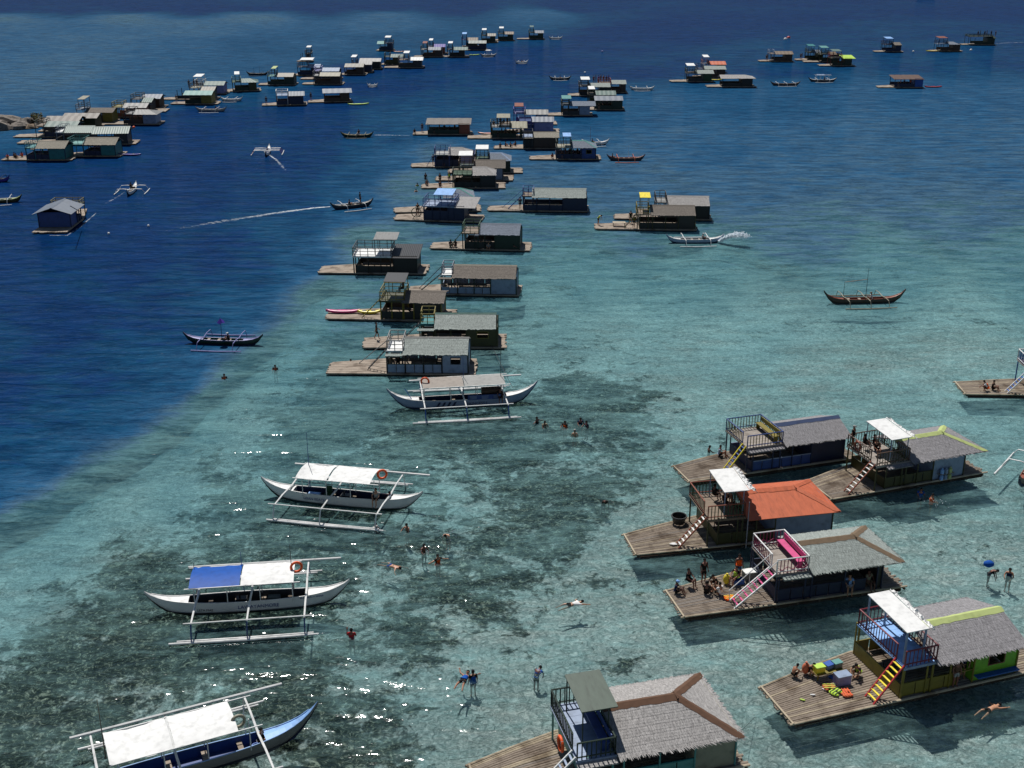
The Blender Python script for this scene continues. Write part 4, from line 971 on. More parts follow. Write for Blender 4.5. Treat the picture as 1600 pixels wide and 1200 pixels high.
small('s17', 763, 86, 0, 4.6, 'far pale outrigger boat with a white shade next to a lime kayak', canopy=dict(x=(-.6, .6), tarps=[(-.6, .6, 'white', 0)], w=.5, z=1.7), hull='grey')
small('s18', 582, 133, 5, 2.6, 'little white skiff alone in the channel', spread=.9, rail=.7)
small('s19', 925, 223, 10, 6.2, 'white outrigger boat half hidden behind the blue cottage with yellow window', mast=[(-.3, 0, 3.2, 'rust')])
small('s20', 2, 312, 12, 5.5, 'olive and white outrigger boat cut by the left edge', hull='olive', top='palelime')
small('s21', -8, 280, 0, 4.5, 'purple tipped boat barely in frame at the left edge', hull='purple', top='navy', col='navy')
small('s22', 1086, 374, 2, 7.0, 'white outrigger boat spouting water beside the yellow canopy cottage', hull='pale', top='white', beams=(-.2, .22), inside='navy')
small('s24', 1447, -3, 0, 10, 'dark boat at the very top edge of the picture', hull='black', top='black', col='black')
yv = yaw_of(52); pS = at(1570, 718, .4) + Vector((math.sin(yv), -math.cos(yv), 0)) * 2.0
BO['s23'] = bangka(pS, yv, 7.5, 'brown outrigger boat tied behind the lime ridged cottage, cut by the right edge', hull='brown', inside='rust', top='rust', B_=.8, zg=.42, tipz=1.1, spread=2.0, rail=1.6, zr=.7, float_len=.6, beams=(-.05, .22))

# umbrella of the green boat
um = MB(); c0 = BO['s1']
for k in range(8):
    a, b = 2 * math.pi * k / 8, 2 * math.pi * (k + 1) / 8; o = len(um.v)
    um.v += [(0, 0, .35), (.38 * math.cos(a), .38 * math.sin(a), 0 if k % 2 else -.12), (.38 * math.cos(b), .38 * math.sin(b), -.12 if k % 2 else 0)]; um.f.append((o, o + 1, o + 2))
u_ = obj('umbrella', um, mat('purple', 'cloth')); u_.location = Matrix.Rotation(c0.rotation_euler.z, 3, 'Z') @ Vector((-.15, .1, 2.1)) + c0.location
tag(u_, 'dark purple umbrella on the mast of the green boat', 'umbrella')

# ---------------------------------------------------------------- life rings
def ringbuoy(p, rz, label, col='vest', r=.3, tilt=0, axis='y'):
    o = obj('life_ring', MB().ring((0, 0, 0), r, .075, axis, 18, 8), mat(col), smooth=True)
    o.location = p; o.rotation_euler = (tilt, 0, rz); tag(o, label, 'life ring', 'life rings')
    for k in range(4):
        a = math.pi / 4 + k * math.pi / 2
        obj('band', MB().ring((0, 0, 0), .08, .012, 'y', 8, 4), mat('white'), o).matrix_local = Matrix.Translation((r * math.cos(a), 0, r * math.sin(a)) if axis == 'y' else (0, r * math.cos(a), r * math.sin(a))) @ Matrix.Rotation(0, 4, 'X')
    return o
ringbuoy(at(463, 886, 2.4), .3, 'orange life ring on the mast by the white half of the blue and white canopy')
ringbuoy(at(597, 741, 2.2), .2, 'orange life ring hanging at the right end of two white tarpaulins')
ringbuoy(at(664, 596, 2.3), 0, 'orange life ring hung at the left end of the dull grey canopy')
ringbuoy(at(372, 1127, 2.2), .5, 'dirty white life ring over the bright blue bow', col='cream')
ringbuoy(on(COTS['n6'], COTS['n6']['_t'][0] - .12, 2.0, 1.6), COTS['n6']['_rz'], 'orange life ring on the left side of the green shaded tower', axis='x', r=.34)
ringbuoy(on(COTS['n2'], COTS['n2']['_t'][0] - .12, 2.2, 2.75), COTS['n2']['_rz'], 'orange and white life ring on the brown tower railing', axis='x', r=.3, col='rust')

# ---------------------------------------------------------------- kayaks
def kayak(px, py, rz, L_, col, label, z=.12, two=None):
    mb = MB(); n = 14
    for i in range(n + 1):
        t = -1 + 2 * i / n; x = t * L_ / 2; h = .36 * (1 - abs(t) ** 2.2) ** .8 + .015; up = .12 * abs(t) ** 3
        mb.v += [(x, 0, -.1 + up), (x, -h * .8, -.04 + up), (x, -h, .1 + up), (x, -h * .5, .17 + up), (x, 0, .15 + up), (x, h * .5, .17 + up), (x, h, .1 + up), (x, h * .8, -.04 + up)]
    for i in range(n):
        for j in range(8):
            a, b = i * 8 + j, i * 8 + (j + 1) % 8; mb.f.append((a, b, b + 8, a + 8))
    o = obj('kayak', mb, mat(col, 'paint', .35), smooth=True); p = at(px, py, z); o.location = p; o.rotation_euler = (0, 0, rz)
    tag(o, label, 'kayak', 'sit on top kayaks')
    for x in (-.22, .18):
        obj('seat_well', MB().ball((x * L_, 0, .165), .26, 10, 6, (1.1, .75, .16)), mat(two or 'dkgrey'), o)
    return o
kayak(536, 487, 0, 3.4, 'pink', 'pink kayak lying on the foredeck of the yellow framed cottage', .38, 'magenta')
kayak(577, 488, .02, 2.3, 'yellow', 'yellow kayak behind the pink one on the bamboo foredeck', .38, 'dkgrey')
kayak(202, 242, -.1, 4, 'purple', 'violet kayak right of the teal cottages')
kayak(763, 209, -.15, 3.8, 'tarorange', 'orange kayak by the crowded cream canopy cottage')
kayak(1116, 125, 0, 3.6, 'yellow', 'yellow kayak between two far right cottages')
kayak(1458, 136, 0, 4.0, 'red', 'red kayak floating behind the flat brown roof cottage')
kayak(1458, 80, 0, 4.2, 'yellow', 'yellow kayak at the bow of the reddish canopy cottage')
kayak(741, 86, .2, 3, 'lime', 'lime kayak left of a far white shaded boat')
kayak(560, 163, .2, 4.4, 'lime', 'lime kayak tied behind the lone slate gable cottage')
kayak(623, 81, 0, 3, 'tarorange', 'orange kayak right of the far aqua roofed cottage')
kayak(1325, 100, .3, 2.4, 'white', 'white kayak leaning over the deck of the bright lime roof cottage', .5)

# ---------------------------------------------------------------- rocks of the small islet
rr = random.Random(3)
for k in range(44):
    px = rr.choice([rr.uniform(-60, 40), rr.uniform(20, 75), rr.uniform(-30, 45)]); py = 198 - max(0, px) * .05 + rr.uniform(-5, 5)
    r_ = rr.uniform(.7, 2.0) * (1.3 if px < 30 else .8)
    mb = MB().ball((0, 0, 0), r_, 9, 6, (rr.uniform(.8, 1.4), rr.uniform(.8, 1.3), rr.uniform(.55, .9)), .2, rr)
    o = obj('rock', mb, mat('tan' if k % 5 == 0 else 'thatchd', 'rock')); o.location = at(px, py) + Vector((0, 0, .15)); o.rotation_euler = (0, 0, rr.uniform(0, 6))
    tag(o, 'weathered grey boulder of the low islet at the left edge', 'rock', 'boulders of the low islet')
sh = MB()
for k in range(420):
    c_ = at(rr.uniform(50, 68), rr.uniform(190, 198)) + Vector((0, 0, rr.uniform(.5, 1.7))); a = rr.uniform(0, 6.3); s = rr.uniform(.15, .35)
    d1 = Vector((math.cos(a), math.sin(a), rr.uniform(-.5, .8))) * s; d2 = Vector((-math.sin(a), math.cos(a), rr.uniform(-.3, .6))) * s * .6
    o = len(sh.v); sh.v += [tuple(c_ - d1), tuple(c_ + d2), tuple(c_ + d1), tuple(c_ - d2)]; sh.f.append((o, o + 1, o + 2, o + 3))
tag(obj('shrubs', sh, mat('olive', 'cloth'), kind='stuff'), 'low olive green scrub on the rocky islet', 'scrub')

def in_boat(name, key, x, y, z, mb, col, label, cat):
    b = BO[key]; bpy.context.view_layer.update(); o = obj(name, mb, mat(col)); o.location = b.matrix_basis @ Vector((x, y, z)); o.rotation_euler = b.rotation_euler; return tag(o, label, cat)
in_boat('chair', 'b2', -.9, -.1, .3, MB().box(-.22, -.2, .3, .22, .2, .35).box(-.22, .2, .3, .22, .24, .85).box(-.2, -.18, 0, -.14, .2, .3).box(.14, -.18, 0, .2, .2, .3), 'green', 'green plastic chair inside the two tarpaulin boat', 'chair')
in_boat('tub', 'b2', -1.9, -.1, .25, MB().box(-.4, -.25, 0, .4, .25, .32).box(-.34, -.2, .325, .34, .2, .34), 'sky', 'light blue tub inside the two tarpaulin boat', 'tub')
in_boat('engine', 'b2', .3, 0, .25, MB().box(-.3, -.22, 0, .3, .22, .42).tube([(-.1, 0, .42), (-.1, 0, .75)], .05, 8).tube([(.2, 0, .3), (.9, 0, .1)], .04, 6), 'dkgrey', 'grey engine amidships in the two tarpaulin boat', 'engine')
in_boat('engine', 'b3', -.4, 0, .25, MB().box(-.3, -.22, 0, .3, .22, .42).tube([(-.1, 0, .42), (-.1, 0, .75)], .05, 8).tube([(.2, 0, .3), (.9, 0, .1)], .04, 6), 'black', 'dark engine under the blue and white canopy', 'engine')
in_boat('tub', 'b3', 1.4, 0, .25, MB().box(-.35, -.25, 0, .35, .25, .35).box(-.3, -.2, .355, .3, .2, .37), 'dkgreen', 'dark green tub under the blue and white canopy', 'tub')
for k, (x_, cl) in enumerate([(-1.2, 'blue'), (2.2, 'navy')]):
    in_boat('rope_coil', 'b4', 3.2 + .3 * k, -.2 + .3 * k, .3, MB().ring((0, 0, .08), .2, .05, 'z', 14, 6), cl, ['blue', 'navy'][k] + ' rope coil near the bright blue bow', 'rope')

# ---------------------------------------------------------------- people
def skinned(verts, edges, radii, root=0, sub=1):
    me = bpy.data.meshes.new('body'); me.from_pydata([Vector(v) for v in verts], edges, [])
    o = bpy.data.objects.new('tmp', me); COL.objects.link(o)
    m = o.modifiers.new('s', 'SKIN'); m.use_smooth_shade = True
    for i, r in enumerate(radii):
        d_ = me.skin_vertices[0].data[i]; d_.radius = (r, r) if not hasattr(r, '__len__') else r; d_.use_root = (i == root)
    if sub: ss = o.modifiers.new('u', 'SUBSURF'); ss.levels = sub; ss.render_levels = sub
    bpy.context.view_layer.update()
    out = bpy.data.meshes.new_from_object(o.evaluated_get(bpy.context.evaluated_depsgraph_get()))
    bpy.data.objects.remove(o); bpy.data.meshes.remove(me)
    return out
def V(*a): return Vector(a)
def pose(name):
    """joints of a figure 1.65 m tall that faces -Y; z = 0 is what carries it"""
    j = dict(pel=V(0, 0, .90), wai=V(0, .01, 1.05), che=V(0, 0, 1.24), nec=V(0, .01, 1.40), hea=V(0, -.01, 1.50), top=V(0, 0, 1.60),
             sl=V(-.17, 0, 1.34), sr=V(.17, 0, 1.34), el=V(-.23, .02, 1.08), er=V(.23, .02, 1.08), wl=V(-.24, -.06, .86), wr=V(.24, -.06, .86),
             hl=V(-.085, 0, .86), hr=V(.085, 0, .86), kl=V(-.10, -.02, .47), kr=V(.10, -.02, .47), al=V(-.11, .02, .08), ar=V(.11, .02, .08), tl=V(-.12, -.14, .03), tr=V(.12, -.14, .03))
    if name == 'reach':      # standing in the water, arms forward
        j.update(el=V(-.25, -.18, 1.18), wl=V(-.20, -.40, 1.10), er=V(.26, -.14, 1.12), wr=V(.14, -.36, 1.02), hea=V(0, -.05, 1.49), top=V(0, -.07, 1.59))
    if name == 'spread':
        j.update(el=V(-.42, -.04, 1.30), wl=V(-.66, -.10, 1.34), er=V(.40, -.06, 1.22), wr=V(.62, -.12, 1.16))
    if name == 'phone':
        j.update(er=V(.27, -.10, 1.14), wr=V(.26, -.22, 1.42), el=V(-.25, -.06, 1.12), wl=V(-.05, -.24, 1.10))
    if name == 'bend':
        j.update(wai=V(0, -.03, 1.02), che=V(0, -.16, 1.14), nec=V(0, -.30, 1.20), hea=V(0, -.40, 1.22), top=V(0, -.49, 1.26), sl=V(-.17, -.25, 1.18), sr=V(.17, -.25, 1.18),
                 el=V(-.24, -.36, .98), er=V(.25, -.34, .96), wl=V(-.18, -.42, .76), wr=V(.18, -.42, .76))
    if name == 'sit':
        j = {k: v - V(0, 0, .78) for k, v in j.items()}
        j.update(kl=V(-.13, -.36, .36), kr=V(.13, -.38, .34), al=V(-.13, -.46, .06), ar=V(.13, -.48, .05), tl=V(-.13, -.60, .03), tr=V(.13, -.62, .03), hl=V(-.09, -.02, .12), hr=V(.09, -.02, .12),
                 el=V(-.24, -.12, .36), er=V(.24, -.12, .36), wl=V(-.16, -.32, .40), wr=V(.16, -.33, .38), pel=V(0, .02, .14), wai=V(0, .02, .28), che=V(0, 0, .46), nec=V(0, -.02, .62), hea=V(0, -.05, .72), top=V(0, -.06, .82), sl=V(-.17, -.01, .56), sr=V(.17, -.01, .56))
    if name == 'bench':
        j = {k: v - V(0, 0, .46) for k, v in j.items()}
        j.update(kl=V(-.12, -.42, .45), kr=V(.12, -.42, .45), al=V(-.12, -.44, .06), ar=V(.12, -.44, .06), tl=V(-.12, -.58, .03), tr=V(.12, -.58, .03), hl=V(-.09, -.04, .45), hr=V(.09, -.04, .45),
                 el=V(-.24, -.12, .66), er=V(.24, -.12, .66), wl=V(-.14, -.34, .56), wr=V(.14, -.34, .56))
    if name == 'crouch':
        j = {k: v - V(0, 0, .66) for k, v in j.items()}
        j.update(pel=V(0, .12, .24), wai=V(0, .08, .38), che=V(0, -.04, .54), nec=V(0, -.14, .66), hea=V(0, -.21, .74), top=V(0, -.26, .83), sl=V(-.17, -.1, .60), sr=V(.17, -.1, .60), hl=V(-.09, .08, .22), hr=V(.09, .08, .22),
                 kl=V(-.15, -.26, .42), kr=V(.15, -.26, .42), al=V(-.12, -.06, .07), ar=V(.12, -.06, .07), tl=V(-.12, -.22, .03), tr=V(.12, -.22, .03),
                 el=V(-.24, -.26, .42), er=V(.24, -.26, .42), wl=V(-.14, -.44, .30), wr=V(.14, -.44, .30))
    if name == 'walk':
        j.update(kl=V(-.10, -.18, .49), al=V(-.10, -.22, .10), tl=V(-.10, -.38, .05), kr=V(.1, .06, .46), ar=V(.1, .24, .12), tr=V(.1, .12, .04), wl=V(-.26, .10, .88), wr=V(.26, -.20, .90))
    if name in ('prone', 'crawl'):   # face down in the water, head to -Y
        q = lambda x, y, z: V(x, -y, z)
        j = dict(pel=q(0, 0, .0), wai=q(0, .16, .02), che=q(0, .34, .03), nec=q(0, .50, .04), hea=q(0, .60, .06), top=q(0, .70, .08), sl=q(-.17, .43, .02), sr=q(.17, .43, .02),
                 el=q(-.40, .55, -.04), er=q(.38, .52, -.06), wl=q(-.55, .74, -.06), wr=q(.5, .74, -.12), hl=q(-.09, -.05, -.01), hr=q(.09, -.05, -.01),
                 kl=q(-.16, -.42, -.06), kr=q(.18, -.40, -.02), al=q(-.26, -.78, -.05), ar=q(.14, -.80, -.10), tl=q(-.30, -.92, -.08), tr=q(.12, -.94, -.12))
        if name == 'crawl':
            j.update(el=q(-.30, .66, .06), wl=q(-.34, .92, .02), er=q(.32, .34, .04), wr=q(.46, .5, -.02))
    if name == 'float':      # lying back, face up
        j = pose('prone'); j = {k: V(v.x, v.y, -v.z * .6 + .02) for k, v in j.items()}
        j['top'] = V(0, -.68, .14); j['hea'] = V(0, -.59, .10)
    return j
_T = {}
def template(name):
    if name in _T: return _T[name]
    j = pose(name); ks = list(j)
    E = [('pel', 'wai'), ('wai', 'che'), ('che', 'nec'), ('nec', 'hea'), ('hea', 'top'), ('che', 'sl'), ('sl', 'el'), ('el', 'wl'), ('che', 'sr'), ('sr', 'er'), ('er', 'wr'),
         ('pel', 'hl'), ('hl', 'kl'), ('kl', 'al'), ('al', 'tl'), ('pel', 'hr'), ('hr', 'kr'), ('kr', 'ar'), ('ar', 'tr')]
    r = dict(pel=(.125, .10), wai=(.115, .09), che=(.15, .105), nec=.052, hea=.082, top=.072, sl=.055, sr=.055, el=.042, er=.042, wl=.026, wr=.026, hl=.085, hr=.085, kl=.056, kr=.056, al=.036, ar=.036, tl=.03, tr=.03)
    body = skinned([j[k] for k in ks], [(ks.index(a), ks.index(b)) for a, b in E], [r[k] for k in ks], ks.index('pel'))
    # hands with five fingers, nose, ears and brow joined to the same body mesh
    mb = MB()
    for w, e, s in (('wl', 'el', -1), ('wr', 'er', 1)):
        d = (j[w] - j[e]).normalized(); side = d.cross(V(0, 0, 1)); side = side.normalized() if side.length > .1 else V(1, 0, 0); n = d.cross(side)
        p0 = j[w]; mb.tube([p0 - d * .02, p0 + d * .05, p0 + d * .085], [.026, .036, .03], 6)
        for k, ln in enumerate((.062, .074, .07, .055)):
            b0 = p0 + d * .08 + side * (-.027 + .018 * k); b1 = b0 + d * ln * .55 + n * .008; mb.tube([b0, b1, b1 + d * ln * .4 + n * .02], [.0095, .0085, .006], 4)
        t0 = p0 + d * .03 + side * -.03; mb.tube([t0, t0 - side * .028 + d * .03, t0 - side * .03 + d * .058], [.012, .01, .007], 4)
    up = (j['top'] - j['hea']).normalized()
    fwd = V(0, -1, 0) if abs(up.y) < .8 else V(0, 0, -1 if name != 'float' else 1); fwd = (fwd - up * fwd.dot(up)).normalized(); rt = up.cross(fwd)
    hc = j['hea'].lerp(j['top'], .35)
    mb.tube([hc + fwd * .07 + up * .02, hc + fwd * .105 - up * .018], [.008, .016], 5)
    for s in (-1, 1): mb.ball(hc + rt * s * .083 - up * .005, .022, 6, 4, (.5, 1, 1.3))
    mb.tube([hc + fwd * .078 - up * .045 - rt * .02, hc + fwd * .078 - up * .045 + rt * .02], .007, 4)
    add = mb.mesh('x', None)
    import bmesh
    bm = bmesh.new(); bm.from_mesh(body); bm.from_mesh(add); bm.to_mesh(body); bm.free(); bpy.data.meshes.remove(add)
    body.polygons.foreach_set('use_smooth', [True] * len(body.polygons)); body.name = 'body'
    def lerp(a, b, t): return j[a].lerp(j[b], t)
    # shirt: torso and upper arms
    sv = [j['pel'] + (j['wai'] - j['pel']) * .25, j['wai'], j['che'], lerp('che', 'nec', .55), j['sl'], lerp('sl', 'el', .6), j['sr'], lerp('sr', 'er', .6)]
    shirt = skinned(sv, [(0, 1), (1, 2), (2, 3), (2, 4), (4, 5), (2, 6), (6, 7)], [(.142, .118), (.135, .108), (.168, .122), .075, .07, .056, .07, .056], 1)
    vest = skinned(sv[:4], [(0, 1), (1, 2), (2, 3)], [(.15, .13), (.17, .14), (.185, .15), (.12, .09)], 1)
    sh = [j['pel'] + (j['wai'] - j['pel']) * .3, j['pel'], j['hl'], lerp('hl', 'kl', .7), j['hr'], lerp('hr', 'kr', .7)]
    shorts = skinned(sh, [(0, 1), (1, 2), (2, 3), (1, 4), (4, 5)], [(.135, .115), (.142, .12), .1, .082, .1, .082], 1)
    hm = MB(); c = hc - fwd * .012 + up * .03
    hm.ball((0, 0, 0), .1, 12, 8, (.93, 1.0, .95)); M_ = Matrix((rt, -fwd, up)).transposed()
    hm.v = [tuple(c + M_ @ Vector(p)) for p in hm.v if True]
    keep = [f for f in hm.f if not any(((Vector(hm.v[i]) - c).dot(fwd) > .045 and (Vector(hm.v[i]) - c).dot(up) < .035) for i in f)]
    hm.f = keep; hair = hm.mesh('hair', None, True)
    cap = MB(); cap.ball((0, 0, .03), .105, 10, 6, (1, 1, .8)); cap.tube([(0, -.05, .03), (0, -.15, .015)], [.07, .05], 6)
    cap.v = [tuple(hc + up * .02 + M_ @ Vector(p)) for p in cap.v]; cap = cap.mesh('cap', None, True)
    for m_ in (body, shirt, vest, shorts, hair, cap): m_.materials.clear(); m_.materials.append(None)
    _T[name] = dict(body=body, shirt=shirt, life_vest=vest, shorts=shorts, hair=hair, cap=cap)
    return _T[name]
SKIN = ['8d5f47', '75493a', 'a87a5e', '5f3b2e']
PR = random.Random(11)
def person(p, rz, label, po='stand', shirt=None, vest=None, shorts='black', skin=None, hair='black', cap=None, sc=1.0):
    T = template(po); skin = skin or PR.choice(SKIN)
    def mk(nm_, me, mt, parent=None):
        o = bpy.data.objects.new(nm_, me); COL.objects.link(o); o.material_slots[0].link = 'OBJECT'; o.material_slots[0].material = mt
        if parent: o.parent = parent
        return o
    b = mk('person', T['body'], mat(skin, 'skin'))
    b.location = p; b.rotation_euler = (0, 0, rz); b.scale = (sc, sc, sc)
    tag(b, label, 'person', 'people in and on the water')
    if shirt: mk('shirt', T['shirt'], mat(shirt, 'cloth'), b)
    if vest: mk('life_vest', T['life_vest'], mat(vest, 'cloth'), b)
    if shorts: mk('shorts', T['shorts'], mat(shorts, 'cloth'), b)
    mk('hair', T['hair'], mat(hair, 'cloth'), b)
    if cap: mk('cap', T['cap'], mat(cap, 'cloth'), b)
    return b
def wade(px, py, deg, label, **k):
    """someone standing in the water; (px, py) is where the middle of the visible body is seen"""
    k.setdefault('po', 'reach'); d = k.pop('depth', 1.13)
    q = at(px, py, .25); q.z = -d
    return person(q, math.radians(deg), label, **k)
def swim(px, py, deg, label, **k):
    k.setdefault('po', 'prone'); q = at(px, py, 0); q.z = k.pop('z', -.02)
    return person(q, math.radians(deg), label, **k)
wade(839, 656, 60, 'bather in black with arms stretched out, leftmost of the group off the grey canopy boat', po='spread', shirt='black')
wade(851, 662, 20, 'bather in a pale top beside the one with outstretched arms', shirt='cream')
wade(883, 662, -30, 'bather in black with an orange float at the chest', shirt='black', vest='vest')
wade(907, 657, 10, 'bather in navy with pale shoulders, rear of the right pair', shirt='navy')
wade(917, 662, -60, 'bather in dark blue, rightmost of the group off the grey canopy boat', shirt='navy')
wade(898, 676, 180, 'bather in a black swimsuit with a silver cap', cap='grey', shirt=None, po='stand', shorts='black', skin='a87a5e')
wade(943, 777, 20, 'person in black bending over the water alone', po='bend', shirt='black')
wade(586, 822, 60, 'person in a white shirt holding the outrigger float end', po='reach', shirt='white')
wade(636, 823, -40, 'shirtless bather reaching right, near the float end', po='reach')
wade(700, 829, -20, 'pale shirtless bather looking down, right of the white tarpaulin boat', po='bend', skin='b98d72')
wade(662, 855, 30, 'shirtless bather above the one in an orange vest', po='reach')
wade(684, 872, 40, 'bather in an orange life vest splashing', po='spread', shirt='black', vest='vest')
swim(612, 884, -125 + 180, 'snorkeller face down in blue shorts, arms spread', po='prone', shorts='blueshade', skin='a87a5e')
wade(549, 988, 180, 'person in an orange red shirt holding up a phone', po='phone', shirt='red')
swim(724, 1063, 160, 'bather leaning back in a blue life vest', po='float', vest='blue')
wade(739, 1053, 200, 'bather seen from behind in a blue life vest, next to the one leaning back', po='stand', vest='blue', shirt='black', depth=1.15)
wade(838, 1046, 150, 'person in a bright blue shirt standing alone in clear water', po='bend', shirt='blue')
swim(893, 944, -72 + 180, 'swimmer in a white shirt and black shorts heading right', po='crawl', shirt='white', skin='a87a5e')
wade(1108, 701, 100, 'bather standing left of the blue cottage foredeck', po='reach')
wade(1547, 886, 60, 'bather in black carrying a blue bag on the shoulder', po='bend', shirt='black')
wade(1578, 893, -30, 'bather in a navy vest pulling a line, at the right edge', po='reach', vest='navy')
swim(1547, 1108, -62 + 180, 'shirtless swimmer in black shorts below the green cottage', po='crawl', skin='a87a5e')
wade(1456, 776, 60, 'bather in orange vest holding a ring by the lime ridged cottage', po='reach', vest='vest', depth=1.15)
wade(1439, 767, 0, 'bather in blue in the shade of the lime ridged cottage', po='reach', shirt='blue', depth=1.15)
wade(1466, 948, 90, 'dark haired bather with an orange ring behind the white shade', po='reach', vest='vest')
wade(350, 587, 30, 'swimmer in an orange vest on the dark reef edge, left one of two', po='reach', vest='vest', shirt='black', depth=1.2)
wade(430, 573, 0, 'swimmer in an orange vest on the dark reef edge, right one of two', po='reach', vest='vest', shirt='black', depth=1.2)
wade(548, 563, 0, 'head of a bather behind the foredeck of the white boarded cottage', po='reach', depth=1.25)
wade(652, 288, 0, 'swimmer in a lime vest left of the green floored cottage', po='reach', vest='lime', depth=1.15)
wade(650, 297, 0, 'swimmer just below the one in a lime vest', po='reach', depth=1.2)
# blue bag and rings carried by bathers
b_ = obj('bag', MB().ball((0, 0, 0), .3, 10, 6, (1.1, .8, .7)), mat('blue', 'cloth'), smooth=True); b_.location = at(1545, 881, .55); tag(b_, 'round blue bag on a bather shoulder', 'bag')
def tube_ring(px, py, col, label):
    o = obj('swim_ring', MB().ring((0, 0, .06), .25, .085, 'z', 16, 8), mat(col), smooth=True); o.location = at(px, py, 0); return tag(o, label, 'swim ring', 'swim rings')
# ---- people on the rafts
def deckp(key, x, y, deg, label, z=.27, **k):
    c = COTS[key]; return person(on(c, x, y, z), math.radians(deg) + c['_rz'], label, **k)
c4 = COTS['n4']; dl4 = c4['_dl']
for i, (x, y, po, deg, kw, lb) in enumerate([
    (dl4 + .55, 2.45, 'sit', 60, dict(shirt='navy', cap='sky'), 'seated person in navy with a pale cap, leftmost on the pink stair raft'),
    (dl4 + 1.5, 3.0, 'bench', 40, dict(shirt='black', vest='black'), 'person in black sitting at the rear left of the raft group'),
    (dl4 + 2.5, 3.1, 'stand', 10, dict(shirt='black', shorts='black'), 'person in a black hooded top standing, tallest of the raft group'),
    (dl4 + 3.0, 2.6, 'crouch', -60, dict(shirt='black'), 'long haired person in black crouching among the raft group'),
    (dl4 + 2.2, 1.9, 'sit', 150, dict(shirt='black', hair='black'), 'person in black with bowed back facing away in the raft group'),
    (dl4 + 2.9, 1.6, 'sit', 200, dict(shirt='white', shorts='black'), 'person with white collar bent forward on the raft'),
    (dl4 + 4.3, 2.6, 'bench', -60, dict(shirt='black', vest='lime'), 'person in black with a lime vest band, rightmost of the raft group')]):
    deckp('n4', x, y, deg, lb, po=po, **kw)
deckp('n4', -1.0, 3.1, 0, 'person in an orange life vest under the pink stairs', po='stand', vest='vest', shorts='blueshade')
deckp('n4', 4.6, .25, -20, 'person in a pale blue shirt seated in the shade of the grey hipped roof', po='bench', z=.25, shirt='sky', shorts='white')
deckp('n4', 5.9, .4, 10, 'person in a light shirt sitting at the right end of the shaded deck', po='bench', z=.25, shirt='cream', shorts='tan')
deckp('n5', COTS['n5']['_dl'] + 2.1, 3.35, 100, 'shirtless child crouching at the raft edge, left one', po='crouch', sc=.85)
deckp('n5', COTS['n5']['_dl'] + 3.0, 3.3, 20, 'child in black crouching on the raft, right of the shirtless one', po='crouch', shirt='black', sc=.9)
deckp('n5', -.9, 2.4, -60, 'person with a lime vest behind the red ladder', po='crouch', shirt='black', vest='lime')
deckp('n5', 3.3, .1, 0, 'person standing in the doorway of the green cabin', po='stand', z=.25, shirt='brown', shorts='grey')
deckp('n5', 4.1, .6, -20, 'person leaning inside beside the green cabin', po='reach', z=.25, shirt='navy')
t_ = COTS['n2']['_t']
deckp('n2', t_[0] + .25, t_[3] - .3, 30, 'person in black with a grey cap standing at the tower rail', z=t_[4], shirt='black', cap='grey')
for i, (dx, dy, lb) in enumerate([(1.0, 1.6, 'front'), (1.35, 2.3, 'rear'), (.8, 2.6, 'left')]):
    deckp('n2', t_[0] + dx, t_[2] + dy, 40 * i, 'dark clothed person under the white shade of the brown railed tower, ' + lb + ' one', z=t_[4], po='bench', shirt='black')
t_ = COTS['n3']['_t']
for i, (dx, dy, lb) in enumerate([(1.6, 1.3, 'front'), (1.9, 2.1, 'rear'), (1.3, 2.4, 'left')]):
    deckp('n3', t_[0] + dx, t_[2] + dy, 60 * i, 'dark clothed person under the white shade above the orange roof, ' + lb + ' one', z=t_[4], po='bench', shirt='maroon' if i == 1 else 'black')
deckp('n1', -.9, 3.2, 60, 'person in a pale shirt sitting by the yellow ladder', po='sit', shirt='pale')
deckp('n1', 6.95, 1.0, 180, 'dark figure crouching at the right end of the blue cottage', po='crouch', shirt='black')
deckp('n7', COTS['n7']['_dl'] + 2.6, 1.0, 60, 'dark figure sitting on the foredeck at the right edge', po='sit', shirt='black')
deckp('n7', COTS['n7']['_dl'] + 2.0, .8, 250, 'bather in an orange vest lying at the raft edge', po='crouch', vest='vest', shirt='white')
deckp('n7', -1.2, 2.6, 0, 'person in violet climbing at the right edge', z=1.2, po='walk', shirt='purple')
deckp('m2', COTS['m2']['_dl'] + 1.1, 2.2, 90, 'person walking on the foredeck beside the white boarded cottage', po='walk', shirt='dkgrey', shorts='black')
t_ = COTS['m3']['_t']
deckp('m3', t_[1] - .4, 2.0, -60, 'person in brown sitting on the yellow tower rail side', po='bench', z=t_[4] + .3, shirt='dkbrown')
deckp('m3', 5.3, .5, 90, 'dark figure leaning at the right end of the yellow framed cottage', po='crouch', shirt='black')
deckp('m6', -1.7, .8, 30, 'left one of two people sitting on the green cottage foredeck', po='sit', shirt='black')
deckp('m6', -1.1, .9, -30, 'right one of two people sitting on the green cottage foredeck', po='sit', shirt='dkbrown')
deckp('m6', 5.9, 1.0, 90, 'shirtless man at the right end of the green cottage', po='stand', shorts='black')
deckp('m6', 5.75, .4, 70, 'man in a dark shirt crouching beside the shirtless one', po='crouch', shirt='dkgreen')
deckp('m6', 2.9, -.05, 0, 'person sitting on the near edge of the green cottage', po='sit', shirt='grey')
deckp('m7', -1.3, 2.6, 20, 'person standing on the foredeck behind a round frame', po='stand', shirt='dkgrey')
deckp('m8', -.4, .7, 0, 'dark figure at the foot of the small blue tower ladder', po='stand', shirt='navy')
deckp('m9', COTS['m9']['_dl'] + .4, 1.9, 60, 'person in a lime shirt crouching at the bow of the foredeck', po='bend', shirt='lime')
